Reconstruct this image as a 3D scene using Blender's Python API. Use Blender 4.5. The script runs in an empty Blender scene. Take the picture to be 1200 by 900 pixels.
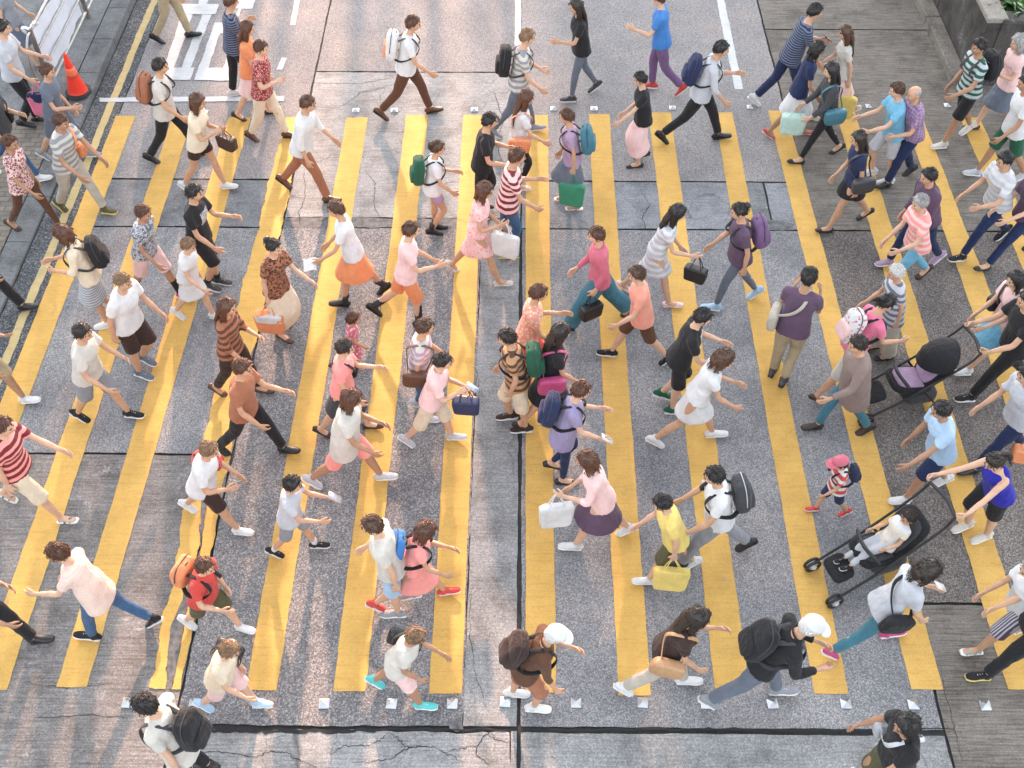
import bpy, math, random
import numpy as np
from mathutils import Vector, Matrix, Euler

S = bpy.context.scene
COL = S.collection
random.seed(7); RNG = np.random.RandomState(11)
R = math.radians

# ---------------------------------------------------------------- camera
F_PX, CAM_H, PITCH, YAW = 1257.0, 9.7, R(50.13), 0.0082
cd = bpy.data.cameras.new('camera'); cam = bpy.data.objects.new('camera', cd); COL.objects.link(cam)
cd.sensor_width = 36; cd.lens = F_PX / 1200 * 36; cd.clip_end = 2000; cd.clip_start = .1
cam.location = (0, 0, CAM_H); cam.rotation_euler = (math.pi / 2 - PITCH, 0, YAW)
S.camera = cam
S.render.resolution_x, S.render.resolution_y = 1024, 768
CM = Euler(cam.rotation_euler).to_matrix()

def P(px, py, z=0.0):
    """world point at height z seen at pixel (px, py) of the 1200x900 photograph"""
    d = CM @ Vector(((px - 600) / F_PX, -(py - 450) / F_PX, -1))
    t = (z - CAM_H) / d.z
    return Vector((d.x * t, d.y * t, z))

# ---------------------------------------------------------------- light
SUN_EL, SUN_AZ = R(19), R(-4.0)          # azimuth from +Y towards +X
w = bpy.data.worlds.new('World'); S.world = w; w.use_nodes = True
nt = w.node_tree; nt.nodes.clear()
sky = nt.nodes.new('ShaderNodeTexSky'); sky.sky_type = 'NISHITA'; sky.sun_disc = False
sky.sun_elevation = SUN_EL; sky.sun_rotation = SUN_AZ; sky.dust_density = 2.5; sky.air_density = 1.0; sky.ozone_density = 1.0
bg = nt.nodes.new('ShaderNodeBackground'); bg.inputs[1].default_value = 0.15
wo = nt.nodes.new('ShaderNodeOutputWorld')
hz_ = nt.nodes.new('ShaderNodeHueSaturation'); hz_.inputs['Saturation'].default_value = .30     # milky city haze
nt.links.new(sky.outputs[0], hz_.inputs['Color']); nt.links.new(hz_.outputs[0], bg.inputs[0]); nt.links.new(bg.outputs[0], wo.inputs[0])
sl = bpy.data.lights.new('sun', 'SUN'); sl.energy = 2.3; sl.angle = R(1.6); sl.color = (1.0, .60, .40)
so = bpy.data.objects.new('sun', sl); COL.objects.link(so)
so.rotation_euler = Vector((math.sin(SUN_AZ) * math.cos(SUN_EL), math.cos(SUN_AZ) * math.cos(SUN_EL), math.sin(SUN_EL))).to_track_quat('Z', 'Y').to_euler()
so.location = (0, 30, 30)
S.view_settings.view_transform = 'Standard'; S.view_settings.look = 'None'
S.view_settings.exposure = 2.5; S.view_settings.gamma = 1; S.view_settings.use_curve_mapping = False

# ---------------------------------------------------------------- material helpers
class NT:
    def __init__(s, name):
        s.m = bpy.data.materials.new(name); s.m.use_nodes = True
        s.t = s.m.node_tree; s.b = s.t.nodes['Principled BSDF']
        s.tc = s.t.nodes.new('ShaderNodeTexCoord'); s.co = s.tc.outputs['Object']
    def n(s, typ, ins=None, **kw):
        nd = s.t.nodes.new(typ)
        for k, v in kw.items(): setattr(nd, k, v)
        for k, v in (ins or {}).items():
            if hasattr(v, 'is_linked') or isinstance(v, bpy.types.NodeSocket): s.t.links.new(v, nd.inputs[k])
            else: nd.inputs[k].default_value = v
        return nd
    def mapping(s, scale, co=None): return s.n('ShaderNodeMapping', {0: co or s.co, 'Scale': scale}).outputs[0]
    def noise(s, scale, detail=3, co=None, rough=.55): return s.n('ShaderNodeTexNoise', {'Vector': co or s.co, 'Scale': scale, 'Detail': detail, 'Roughness': rough}).outputs[0]
    def ramp(s, fac, stops, interp='LINEAR'):
        r = s.n('ShaderNodeValToRGB', {0: fac}); e = r.color_ramp.elements; r.color_ramp.interpolation = interp
        while len(e) < len(stops): e.new(.5)
        for i, (p, c) in enumerate(stops):
            e[i].position = p; e[i].color = (*c, 1) if len(c) == 3 else c
        return r.outputs[0]
    def mix(s, f, a, b, mode='MIX'):
        nd = s.n('ShaderNodeMix', data_type='RGBA', blend_type=mode)
        for i, v in ((0, f), (6, a), (7, b)):
            if isinstance(v, bpy.types.NodeSocket): s.t.links.new(v, nd.inputs[i])
            else: nd.inputs[i].default_value = v if i == 0 else (*v, 1)
        return nd.outputs[2]
    def math(s, op, a, b=0.0):
        nd = s.n('ShaderNodeMath', operation=op)
        for i, v in ((0, a), (1, b)):
            if isinstance(v, bpy.types.NodeSocket): s.t.links.new(v, nd.inputs[i])
            else: nd.inputs[i].default_value = v
        return nd.outputs[0]
    def done(s, col, rough=.8, bump=None, dist=.005, strength=.6, metal=0, spec=.5):
        if isinstance(col, bpy.types.NodeSocket): s.t.links.new(col, s.b.inputs['Base Color'])
        else: s.b.inputs['Base Color'].default_value = (*col, 1)
        if isinstance(rough, bpy.types.NodeSocket): s.t.links.new(rough, s.b.inputs['Roughness'])
        else: s.b.inputs['Roughness'].default_value = rough
        s.b.inputs['Metallic'].default_value = metal; s.b.inputs['Specular IOR Level'].default_value = spec
        if bump is not None:
            b = s.n('ShaderNodeBump', {'Height': bump, 'Distance': dist, 'Strength': strength})
            s.t.links.new(b.outputs[0], s.b.inputs['Normal'])
        return s.m

def gr(v, t=(1, 1, 1)): return (v * t[0], v * t[1], v * t[2])

def mat_asphalt(name, lo, mid, hi, scale=62, tint=(1, 1, 1.03), chips=.62, patch=.35, sharp=.12):
    m = NT(name)
    v = m.n('ShaderNodeTexVoronoi', {'Vector': m.co, 'Scale': scale, 'Randomness': 1.0})
    sep = m.n('ShaderNodeSeparateColor', {0: v.outputs['Color']}).outputs[0]
    chip = m.ramp(sep, [(0, gr(lo, tint)), (chips - sharp, gr(mid, tint)), (chips + sharp, gr(mid * 1.25, tint)), (1, gr(hi, (1, 1, 1)))])
    edge = m.ramp(v.outputs['Distance'], [(.25, (1, 1, 1)), (.75, (.5, .5, .51))])
    c = m.mix(.8, chip, edge, 'MULTIPLY')
    fine = m.ramp(m.noise(260, 2), [(.3, (.75, .75, .75)), (.7, (1.25, 1.25, 1.25))])
    c = m.mix(.7, c, fine, 'MULTIPLY')
    big = m.ramp(m.noise(1.1, 5), [(.3, (1 - patch, 1 - patch, 1 - patch * .95)), (.7, (1.15, 1.14, 1.12))])
    c = m.mix(1, c, big, 'MULTIPLY')
    stain = m.ramp(m.noise(.55, 6, rough=.7), [(.52, (1, 1, 1)), (.72, (1.05, .93, .84))])
    c = m.mix(.8, c, stain, 'MULTIPLY')
    # grime spots, gum
    g = m.n('ShaderNodeTexVoronoi', {'Vector': m.co, 'Scale': 2.7})
    gum = m.ramp(g.outputs['Distance'], [(.025, (.45, .45, .45)), (.04, (1, 1, 1))])
    c = m.mix(.6, c, gum, 'MULTIPLY')
    return m.done(c, .95, sep, .003, .45, spec=.12)

def mat_concrete(name, base, tint, lines=.25, crack=0.0, patch=.3, blot=0.0, agg=.25):
    m = NT(name)
    c = m.ramp(m.noise(1.6, 6, rough=.65), [(.28, gr(base * (1 - patch), tint)), (.5, gr(base, tint)), (.75, gr(base * 1.2, tint))])
    v = m.n('ShaderNodeTexVoronoi', {'Vector': m.co, 'Scale': 95.0})
    sep = m.n('ShaderNodeSeparateColor', {0: v.outputs['Color']}).outputs[0]
    c = m.mix(agg * 2, c, m.ramp(sep, [(0, (.6, .6, .6)), (.7, (1, 1, 1)), (1, (1.5, 1.5, 1.5))]), 'MULTIPLY')
    # brushed lines running across the street
    ln = m.noise(1.0, 4, co=m.mapping((2.2, 55, 1)), rough=.6)
    c = m.mix(lines, c, m.ramp(ln, [(.38, (.25, .25, .25)), (.6, (1.2, 1.2, 1.2))]), 'MULTIPLY')
    sp = m.ramp(m.noise(34, 3), [(.3, (.45, .45, .45)), (.4, (1, 1, 1))])
    c = m.mix(.6, c, sp, 'MULTIPLY')
    st = m.ramp(m.noise(3.2, 5, rough=.7), [(.3, (.62, .6, .58)), (.52, (1, 1, 1))])
    c = m.mix(.5, c, st, 'MULTIPLY')
    if blot:
        b1 = m.noise(2.1, 5, rough=.7); b2 = m.noise(30, 4)
        bl = m.math('MULTIPLY', m.ramp(b1, [(.56, (0, 0, 0)), (.7, (1, 1, 1))]), m.ramp(b2, [(.4, (0, 0, 0)), (.6, (1, 1, 1))]))
        c = m.mix(m.math('MULTIPLY', bl, blot), c, (.5, .5, .5))
    if crack:
        wob = m.n('ShaderNodeTexNoise', {'Vector': m.co, 'Scale': 4.0, 'Detail': 5})
        vm = m.n('ShaderNodeVectorMath', {0: wob.outputs['Color'], 1: (.28, .28, 0)}, operation='MULTIPLY').outputs[0]
        va = m.n('ShaderNodeVectorMath', {0: m.co, 1: vm}, operation='ADD').outputs[0]
        cv = m.n('ShaderNodeTexVoronoi', {'Vector': va, 'Scale': 1.7}, feature='DISTANCE_TO_EDGE')
        cr = m.ramp(cv.outputs['Distance'], [(.0, (1, 1, 1)), (.012, (0, 0, 0))])
        mk_ = m.ramp(m.noise(.9, 2), [(.45, (0, 0, 0)), (.55, (1, 1, 1))])
        f = m.math('MULTIPLY', m.math('MULTIPLY', cr, mk_), crack)
        c = m.mix(f, c, (.03, .03, .03))
    return m.done(c, .92, ln, .004, .4, spec=.15)

def mat_paint(name, col, wear=.5):
    m = NT(name)
    c = m.ramp(m.noise(3.0, 6, rough=.65), [(.3, gr(.84, col)), (.6, gr(1, col)), (.8, gr(1.06, (col[0], col[1] * 1.04, col[2] * 1.25)))])
    ln = m.noise(1, 5, co=m.mapping((2.5, 38, 1)), rough=.6)
    c = m.mix(.24, c, m.ramp(ln, [(.33, (.5, .45, .4)), (.48, (1, 1, 1))]), 'MULTIPLY')
    sp = m.noise(75, 3)
    c = m.mix(.3, c, m.ramp(sp, [(.34, (.45, .42, .4)), (.46, (1, 1, 1)), (.7, (1.08, 1.08, 1.1))]), 'MULTIPLY')
    big = m.noise(1.3, 6, rough=.75)
    f = m.math('MULTIPLY', m.ramp(big, [(.6, (0, 0, 0)), (.72, (1, 1, 1))]), m.ramp(m.noise(45, 4), [(.45, (0, 0, 0)), (.58, (1, 1, 1))]))
    c = m.mix(m.math('MULTIPLY', f, wear), c, (.2, .19, .18))
    # hairline cracks
    wob = m.n('ShaderNodeTexNoise', {'Vector': m.co, 'Scale': 5.0, 'Detail': 5})
    va = m.n('ShaderNodeVectorMath', {0: m.co, 1: m.n('ShaderNodeVectorMath', {0: wob.outputs['Color'], 1: (.2, .2, 0)}, operation='MULTIPLY').outputs[0]}, operation='ADD').outputs[0]
    cv = m.n('ShaderNodeTexVoronoi', {'Vector': va, 'Scale': 2.3}, feature='DISTANCE_TO_EDGE')
    cr = m.math('MULTIPLY', m.ramp(cv.outputs['Distance'], [(0, (1, 1, 1)), (.012, (0, 0, 0))]), m.ramp(m.noise(1.7, 2), [(.56, (0, 0, 0)), (.62, (1, 1, 1))]))
    c = m.mix(m.math('MULTIPLY', cr, .3), c, (.1, .09, .08))
    tr = m.noise(1, 3, co=m.mapping((.9, .16, 1)))      # faint tyre grime along the street
    c = m.mix(.3, c, m.ramp(tr, [(.42, (.72, .7, .68)), (.6, (1, 1, 1))]), 'MULTIPLY')
    return m.done(c, .75, sp, .003, .5, spec=.25)

def mat_plain(name, col, rough=.5, metal=0, var=.12, scale=9, bump=0.0, spec=.5):
    m = NT(name)
    n = m.noise(scale, 4)
    c = m.ramp(n, [(.3, gr(1 - var, col)), (.7, gr(1 + var, col))])
    return m.done(c, rough, n if bump else None, bump or .001, .5, metal, spec)

# ---------------------------------------------------------------- mesh helpers
def new_mesh(name, V, F, mats, mi=None, smooth=True):
    V = np.asarray(V, dtype=np.float32); F = np.asarray(F, dtype=np.int32)
    me = bpy.data.meshes.new(name)
    me.vertices.add(len(V)); me.vertices.foreach_set('co', V.ravel())
    me.loops.add(F.size); me.loops.foreach_set('vertex_index', F.ravel())
    me.polygons.add(len(F)); me.polygons.foreach_set('loop_start', np.arange(0, F.size, F.shape[1], dtype=np.int32))
    me.polygons.foreach_set('loop_total', np.full(len(F), F.shape[1], dtype=np.int32))
    for m in mats: me.materials.append(m)
    if mi is not None: me.polygons.foreach_set('material_index', np.asarray(mi, dtype=np.int32))
    me.polygons.foreach_set('use_smooth', np.full(len(F), bool(smooth)))
    me.update(calc_edges=True); me.validate()
    return me

def obj(name, V, F, mats, parent=None, mi=None, smooth=True, loc=None):
    if not isinstance(mats, (list, tuple)): mats = [mats]
    o = bpy.data.objects.new(name, new_mesh(name, V, F, mats, mi, smooth)); COL.objects.link(o)
    if parent is not None: o.parent = parent
    if loc is not None: o.location = loc
    return o

def tag(o, label=None, cat=None, group=None, kind=None):
    if label: o['label'] = label
    if cat: o['category'] = cat
    if group: o['group'] = group
    if kind: o['kind'] = kind
    return o

def empty(name, loc, rz=0.0, **kw):
    o = bpy.data.objects.new(name, None); COL.objects.link(o); o.location = loc; o.rotation_euler = (0, 0, rz)
    o.empty_display_size = .1
    return tag(o, **kw)

class MB:
    """collects quads"""
    def __init__(s): s.V = []; s.F = []; s.M = []; s.n = 0
    def add(s, V, F, mi=0):
        s.V.append(np.asarray(V, float)); s.F.append(np.asarray(F, int) + s.n); s.M.append(np.full(len(F), mi)); s.n += len(V)
        return s
    def arr(s): return np.concatenate(s.V), np.concatenate(s.F), np.concatenate(s.M)
    def obj(s, name, mats, parent=None, smooth=True, loc=None):
        V, F, M = s.arr(); return obj(name, V, F, mats, parent, M, smooth, loc)

def fixvol(V, F):
    a, b, c, d = (V[F[:, i]] for i in range(4))
    vol = (np.einsum('ij,ij->i', a, np.cross(b, c)) + np.einsum('ij,ij->i', a, np.cross(c, d))).sum()
    return F[:, ::-1] if vol < 0 else F

def grid_faces(nr, n, cap=True):
    F = []
    i = np.arange(n); j = (i + 1) % n
    for r in range(nr - 1):
        F.append(np.stack([r * n + i, r * n + j, (r + 1) * n + j, (r + 1) * n + i], 1))
    F = np.concatenate(F)
    if cap:
        c = []
        for k in range(n // 2 - 1):
            c.append([k, n - 1 - k, n - 2 - k, k + 1])
        c = np.array(c); F = np.concatenate([F, c, (c + (nr - 1) * n)[:, ::-1]])
    return F

def resample(pts, rad, sub):
    pts = np.asarray(pts, float); rad = np.asarray(rad, float)
    if sub <= 1 or len(pts) < 3: 
        if sub > 1 and len(pts) == 2:
            t = np.linspace(0, 1, sub + 1)[:, None]
            return pts[0] * (1 - t) + pts[1] * t, rad[0] * (1 - t) + rad[1] * t if rad.ndim > 1 else (rad[0] * (1 - t) + rad[1] * t)
        return pts, rad
    D = np.concatenate([pts, rad], 1)
    E = np.vstack([2 * D[0] - D[1], D, 2 * D[-1] - D[-2]])
    out = []
    for i in range(1, len(E) - 2):
        for k in range(sub):
            t = k / sub
            p0, p1, p2, p3 = E[i - 1], E[i], E[i + 1], E[i + 2]
            out.append(.5 * ((2 * p1) + (-p0 + p2) * t + (2 * p0 - 5 * p1 + 4 * p2 - p3) * t * t + (-p0 + 3 * p1 - 3 * p2 + p3) * t ** 3))
    out.append(E[-2]); out = np.array(out)
    return out[:, :3], np.maximum(out[:, 3:], .0008)

def tube(pts, rad, n=10, ref=(0, 1, 0), sub=3, rnd=True, sq=1.0):
    """rad: scalar list or list of (side, front) radii"""
    pts = np.asarray(pts, float)
    rad = np.asarray(rad, float)
    if rad.ndim == 0: rad = np.full(len(pts), float(rad))
    if rad.ndim == 1: rad = np.stack([rad, rad], 1)
    pts, rad = resample(pts, rad, sub)
    t = np.gradient(pts, axis=0); t /= np.linalg.norm(t, axis=1)[:, None] + 1e-9
    if rnd:
        r0, r1 = rad[0].min(), rad[-1].min()
        pts = np.vstack([pts[0] - t[0] * r0 * .75, pts[0] - t[0] * r0 * .5, pts, pts[-1] + t[-1] * r1 * .5, pts[-1] + t[-1] * r1 * .75])
        rad = np.vstack([rad[0] * .35, rad[0] * .75, rad, rad[-1] * .75, rad[-1] * .35])
        t = np.vstack([t[0], t[0], t, t[-1], t[-1]])
    if np.allclose(rad[:, 0], rad[:, 1]) and sq == 1.0:      # round section: carry the frame along
        sd_ = np.cross(t[0], (.31, .62, .72)); sd_ /= np.linalg.norm(sd_); sides = [sd_]
        for k in range(1, len(t)):
            q_ = sides[-1] - t[k] * (sides[-1] @ t[k]); sides.append(q_ / (np.linalg.norm(q_) + 1e-9))
        side = np.array(sides); return _ring(pts, rad, t, side, n, sq)
    ref = np.asarray(ref, float)
    side = ref - (t @ ref)[:, None] * t
    ln = np.linalg.norm(side, axis=1)
    if ln.min() < .05:
        alt = np.array((1., 0, 0)) if abs(ref[0]) < .5 else np.array((0, 0, 1.))
        side = alt - (t @ alt)[:, None] * t; ln = np.linalg.norm(side, axis=1)
    side /= ln[:, None] + 1e-9
    return _ring(pts, rad, t, side, n, sq)

def _ring(pts, rad, t, side, n, sq):
    fr = np.cross(t, side)
    a = np.arange(n) / n * 2 * math.pi
    ca, sa = np.cos(a), np.sin(a)
    if sq != 1.0:
        ca = np.sign(ca) * np.abs(ca) ** sq; sa = np.sign(sa) * np.abs(sa) ** sq
    V = pts[:, None] + rad[:, 0, None, None] * ca[None, :, None] * side[:, None] + rad[:, 1, None, None] * sa[None, :, None] * fr[:, None]
    V = V.reshape(-1, 3)
    return V, fixvol(V, grid_faces(len(pts), n))

def ell(c, r, nu=12, nv=8, rot=None, sq=1.0):
    """(super)ellipsoid"""
    th = np.linspace(.12, math.pi - .12, nv); ph = np.arange(nu) / nu * 2 * math.pi
    pw = lambda x: np.sign(x) * np.abs(x) ** sq
    V = np.stack([np.outer(pw(np.sin(th)), pw(np.cos(ph))), np.outer(pw(np.sin(th)), pw(np.sin(ph))), np.outer(pw(np.cos(th)), np.ones(nu))], -1).reshape(-1, 3)
    V = V * np.asarray(r)
    if rot is not None: V = V @ np.array(rot).T
    V = V + np.asarray(c); return V, fixvol(V - np.asarray(c), grid_faces(nv, nu))

def box(c, d, rot=None):
    s = np.array([(-1, -1, -1), (1, -1, -1), (1, 1, -1), (-1, 1, -1), (-1, -1, 1), (1, -1, 1), (1, 1, 1), (-1, 1, 1)], float)
    V = s * np.asarray(d) / 2
    if rot is not None: V = V @ np.array(rot).T
    return V + np.asarray(c), np.array([(0, 3, 2, 1), (4, 5, 6, 7), (0, 1, 5, 4), (1, 2, 6, 5), (2, 3, 7, 6), (3, 0, 4, 7)])

def bevel(o, wd=.01, seg=2):
    m = o.modifiers.new('bevel', 'BEVEL'); m.width = wd; m.segments = seg; m.limit_method = 'ANGLE'; return o

def poly(name, pts, mat, z=0.0, kind='structure', jit=0.0, step=.03):
    """flat sheet outlined by world points; edges roughened by jit"""
    out = []
    for i, p in enumerate(pts):
        q = pts[(i + 1) % len(pts)]
        p = Vector((p[0], p[1])); q = Vector((q[0], q[1])); L = (q - p).length
        n = max(1, int(L / step)) if jit else 1
        nrm = Vector((-(q - p).y, (q - p).x)) / max(L, 1e-6)
        ph = [random.uniform(0, 6.3) for _ in range(4)]
        for k in range(n):
            s = k * L / n
            d = 0
            if jit: d = jit * (.8 * math.sin(s * 3.1 + ph[0]) + .6 * math.sin(s * 9.7 + ph[1]) + .45 * math.sin(s * 23 + ph[2]) + random.uniform(-.5, .5)) * min(1, k / 2, )
            v = p + (q - p) * (k / n) + nrm * d
            out.append((v.x, v.y, z))
    me = bpy.data.meshes.new(name); me.from_pydata(out, [], [list(range(len(out)))])
    me.materials.append(mat); me.update()
    if me.polygons[0].normal.z < 0: me.flip_normals()
    o = bpy.data.objects.new(name, me); COL.objects.link(o)
    if kind: o['kind'] = kind
    return o
# ================================================================ SETTING
M_base = mat_plain('joint_dirt', (.035, .034, .034), .95, var=.3, scale=20)
M_asph = mat_asphalt('asphalt_grey', .20, .28, .44, scale=95)
M_asph_coarse = mat_asphalt('asphalt_coarse', .17, .265, .46, scale=74, tint=(1.03, 1, 1), chips=.66)
M_asph_dark = mat_asphalt('asphalt_gutter', .07, .13, .30, scale=60, tint=(.94, 1, 1.08))
M_asph_brown = mat_asphalt('asphalt_brown', .11, .175, .33, scale=84, tint=(1.14, 1, .90))
M_asph_road = mat_asphalt('asphalt_upper_road', .20, .28, .40, scale=100, tint=(1.06, 1, .99), patch=.15)
M_con_light = mat_concrete('concrete_light_cracked', .30, (1, 1, .99), lines=.3, crack=.6, agg=.3)
M_con_blue = mat_concrete('concrete_blue_grey', .25, (.96, 1.0, 1.06), lines=.2, crack=.6, agg=.3)
M_con_strip = mat_concrete('concrete_strip', .27, (.99, 1, 1.0), lines=.25, crack=.35, agg=.35)
M_con_dark = mat_concrete('concrete_worn_dark', .20, (1.06, 1, .96), lines=.38, blot=.8, agg=.35)
M_con_brown = mat_concrete('concrete_brushed_brown', .175, (1.11, 1.0, .88), lines=.48, agg=.2)
M_con_ldark = mat_concrete('concrete_dark_patch', .20, (.97, 1, 1.04), lines=.2, agg=.35, blot=.6)
M_con_pave = mat_concrete('pavement_concrete', .19, (.98, 1, 1.02), lines=.15, agg=.3)
M_kerb = mat_concrete('kerb_stone', .17, (.97, 1, 1.02), lines=.1, agg=.25)
M_band = mat_plain('asphalt_patch', (.11, .113, .118), .85, var=.5, scale=14, bump=.004)
M_yellow = mat_paint('yellow_paint', (.63, .385, .105))
M_yellow_pale = mat_paint('faded_yellow_paint', (.52, .41, .20), wear=.9)
M_white = mat_paint('white_paint', (.55, .56, .57), wear=.7)
M_crack = mat_plain('crack_dark', (.02, .02, .02), 1)  # near-black fill for cracks and joint tar

YR = lambda py: P(612, py).y              # world depth of a picture row
XC = lambda px, py: P(px, py).x
X_kerb, X_gut, X_A = XC(160, 0), XC(193, 0), XC(388, 0)
X_c1, X_c2, X_R, X_w = XC(542, 850), XC(608, 850), XC(887, 0), XC(1070, 0)
g = .014                                   # joint half width

def slab(x0, x1, y0, y1, mat, name='road', gx0=g, gx1=g, gy0=g, gy1=g, jit=.004):
    return poly(name, [(x0 + gx0, y0 + gy0), (x1 - gx1, y0 + gy0), (x1 - gx1, y1 - gy1), (x0 + gx0, y1 - gy1)], mat, 0.0, jit=jit, step=.06)

gd = poly('ground', [(-260, -60), (260, -60), (260, 420), (-260, 420)], M_base, -.02)
Ybot, Y855, Y535, Y268, Y216, Y85, Yfar = YR(905) - 5, YR(855), YR(535), YR(268), YR(212), YR(85), 75.0
Y255, Y702, Y33 = YR(256), YR(704), YR(33)
# left carriageway
slab(X_kerb, X_gut, Ybot, Yfar, M_asph_dark, gx1=.006)
slab(X_gut, X_A, Y216, Yfar, M_asph_road, gx0=.006)
slab(X_gut, X_A, Y268, Y216, M_con_ldark, gx0=.006)
slab(X_gut, X_A, Y535, Y268, M_asph, gx0=.006)
slab(X_gut, X_A, Ybot, Y535, M_con_dark, gx0=.006)
# middle
slab(X_A, X_c2, Y85, Yfar, M_asph_road, gx1=0)
slab(X_A, X_c2, Y255, Y85, M_con_light, gx1=.008, gy0=.004)
slab(X_A, X_c1, Y268, Y255, M_band, gy1=0, gx1=0, gy0=.004, jit=.012)
slab(X_A, X_c1, Y855, Y268, M_asph_coarse, gx1=.004, gy0=.025, gy1=.004, jit=.006)
slab(X_c1, X_c2, Y855, Y255, M_con_strip, gx0=.004, gy0=.03, gx1=.022)
slab(X_A, XC(598, 880), Ybot, Y855, M_con_light, gx1=.012, gy1=.025, jit=.01)
slab(XC(598, 880), X_c2, Ybot, Y855, M_con_strip, gx1=.02, gx0=.004)
# right of centre
slab(X_c2, X_R, Y216, Yfar, M_asph_road, gx0=0)
X_p = XC(868, 230)
slab(X_c2, X_p, Y268, Y216, M_con_blue, gx0=.01)
slab(X_p, XC(898, 230), Y268, Y216, M_con_ldark)
slab(XC(898, 230), X_R, Y268, Y216, M_con_blue)
slab(X_c2, X_R, Y855, Y268, M_asph, gx0=.02, gy0=.03)
slab(X_c2, X_R, Ybot, Y855, M_con_strip, gx0=.02, gy1=.03)
# far right brown lane
slab(X_R, 14, Y33, Yfar, M_con_brown)
slab(X_R, 14, Y268, Y33, M_con_brown)
slab(X_R, 14, Y702, Y268, M_asph_brown)
slab(X_R, 14, Ybot, Y702, M_con_brown)
# other parts of the street further along
poly('road', [(14, Ybot), (60, Ybot), (60, 300), (14, 300)], M_con_brown, -.006)
poly('road', [(-60, 75.0), (14, 75.0), (14, 300), (-60, 300)], M_asph_road, -.004)

# ---- crossing stripes: (top-left x, top-right x, bottom-left x, bottom-right x) at rows 136 and 809
stripes = [(136, 159, -135, -97, 136, 809), (203, 227, -30, 8, 136, 809), (268, 294, 66, 102, 138, 805),
           (406, 431, 288, 324, 138, 809), (476, 502, 390, 428, 135, 810), (543, 567, 503, 541, 135, 813),
           (616, 642, 616, 652, 135, 812), (690, 714, 725, 763, 134, 815), (760, 786, 838, 878, 132, 807), (837, 858, 954, 994, 132, 813),
           (900, 921, 1068, 1105, 130, 808), (979, 1001, 1181, 1221, 130, 808), (1058, 1080, 1296, 1340, 135, 808), (1125, 1148, 1402, 1446, 138, 808)]
def stripe(tl, tr, bl, br, yt, yb, jit=.004, mat=None, name='crossing_stripe', z=.005):
    a, b, c, d = P(tl, yt), P(tr, yt), P(br, yb), P(bl, yb)
    return poly(name, [a, d, c, b], mat or M_yellow, z, jit=jit)
for s_ in stripes: stripe(*s_, jit=random.choice([.003, .004, .007]))
# the split stripe over the joint
stripe(335, 359, 214, 250, 137, 615, jit=.013)
poly('crossing_stripe', [P(215, 590), P(236, 590), P(234, 640), P(221, 690), P(205, 730), P(196, 770), P(194, 808), P(175, 806), P(187, 745), P(205, 680)], M_yellow, .009, jit=.015)
poly('crossing_stripe', [P(244, 590), P(257, 590), P(250, 640), P(230, 720), P(212, 808), P(201, 808), P(216, 735), P(232, 660)], M_yellow, .009, jit=.008)
poly('road', [P(236, 585), P(244, 585), P(232, 660), P(216, 735), P(201, 808), P(198, 808), P(196, 780), P(199, 740), P(223, 680), P(236, 640)], M_band, .012, jit=.006)
# kerbside yellow line, stop line, lane marks
xy = XC(181, 0)
poly('road_marking', [(xy - .055, YR(560)), (xy + .055, YR(560)), (xy + .055, 70), (xy - .055, 70)], M_yellow_pale, .006, jit=.006)
poly('road_marking', [P(117, 115), P(333, 113), P(333, 119), P(117, 120)], M_white, .009, jit=.005)
def dash(p, q, wd=.09):
    a, b = P(*p), P(*q); d = (b - a).normalized(); n = Vector((-d.y, d.x, 0)) * wd / 2
    poly('road_marking', [a - n, b - n, b + n, a + n], M_white, .006, jit=.004)
dash((343, 30), (352, -18)); dash((327, 82), (333, 68)); dash((369, -55), (380, -110)); dash((607, 54), (607, -190), .1)
dash((866, 105), (842, -10), .13); dash((834, -50), (815, -140), .13)
# painted Chinese character on the left lane (only its lower half is in the photograph)
def ch(pts, z=.007): poly('road_marking', [P(180 + x / 7.5, y / 7.5) for x, y in pts], M_white, z, jit=.006)
ch([(395, 38), (410, -60), (500, -60), (470, 38)])
ch([(250, 40), (575, 40), (545, 128), (215, 128)], .011)
ch([(245, 128), (345, 128), (180, 600), (92, 600)])
ch([(430, 128), (512, 128), (325, 605), (243, 605)])
ch([(92, 597), (362, 597), (326, 706), (60, 706)], .011)
ch([(540, 200), (650, 203), (640, 292), (585, 295), (480, 605), (355, 706)])
ch([(480, 600), (710, 600), (665, 712), (353, 708)], .011)
ch([(668, 450), (760, 450), (712, 600), (610, 600)])
ch([(740, -60), (920, -60), (868, 80), (700, 80)])
ch([(745, 80), (775, 80), (735, 165), (715, 160)])

# ---- cracks
def crack(pts, wd=.009, n=7, z=.0035):
    ps = [P(*p) for p in pts]; out = []
    for a, b in zip(ps, ps[1:]):
        for k in range(n):
            q = a.lerp(b, k / n); out.append(q + Vector((random.uniform(-.012, .012), random.uniform(-.012, .012), 0)))
    out.append(ps[-1]); L = []; Rr = []
    for i, q in enumerate(out):
        d = (out[min(i + 1, len(out) - 1)] - out[max(i - 1, 0)]).normalized(); nn = Vector((-d.y, d.x, 0))
        ww = wd * random.uniform(.3, 1) * math.sin(math.pi * (i + .6) / (len(out) + .2)) ** .4
        L.append(q + nn * ww / 2); Rr.append(q - nn * ww / 2)
    V = [(p.x, p.y, z) for p in L + Rr]; m_ = len(L)
    o = obj('road_crack', V, [(i, m_ + i, m_ + i + 1, i + 1) for i in range(m_ - 1)], M_crack, smooth=False); o['kind'] = 'structure'
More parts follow.
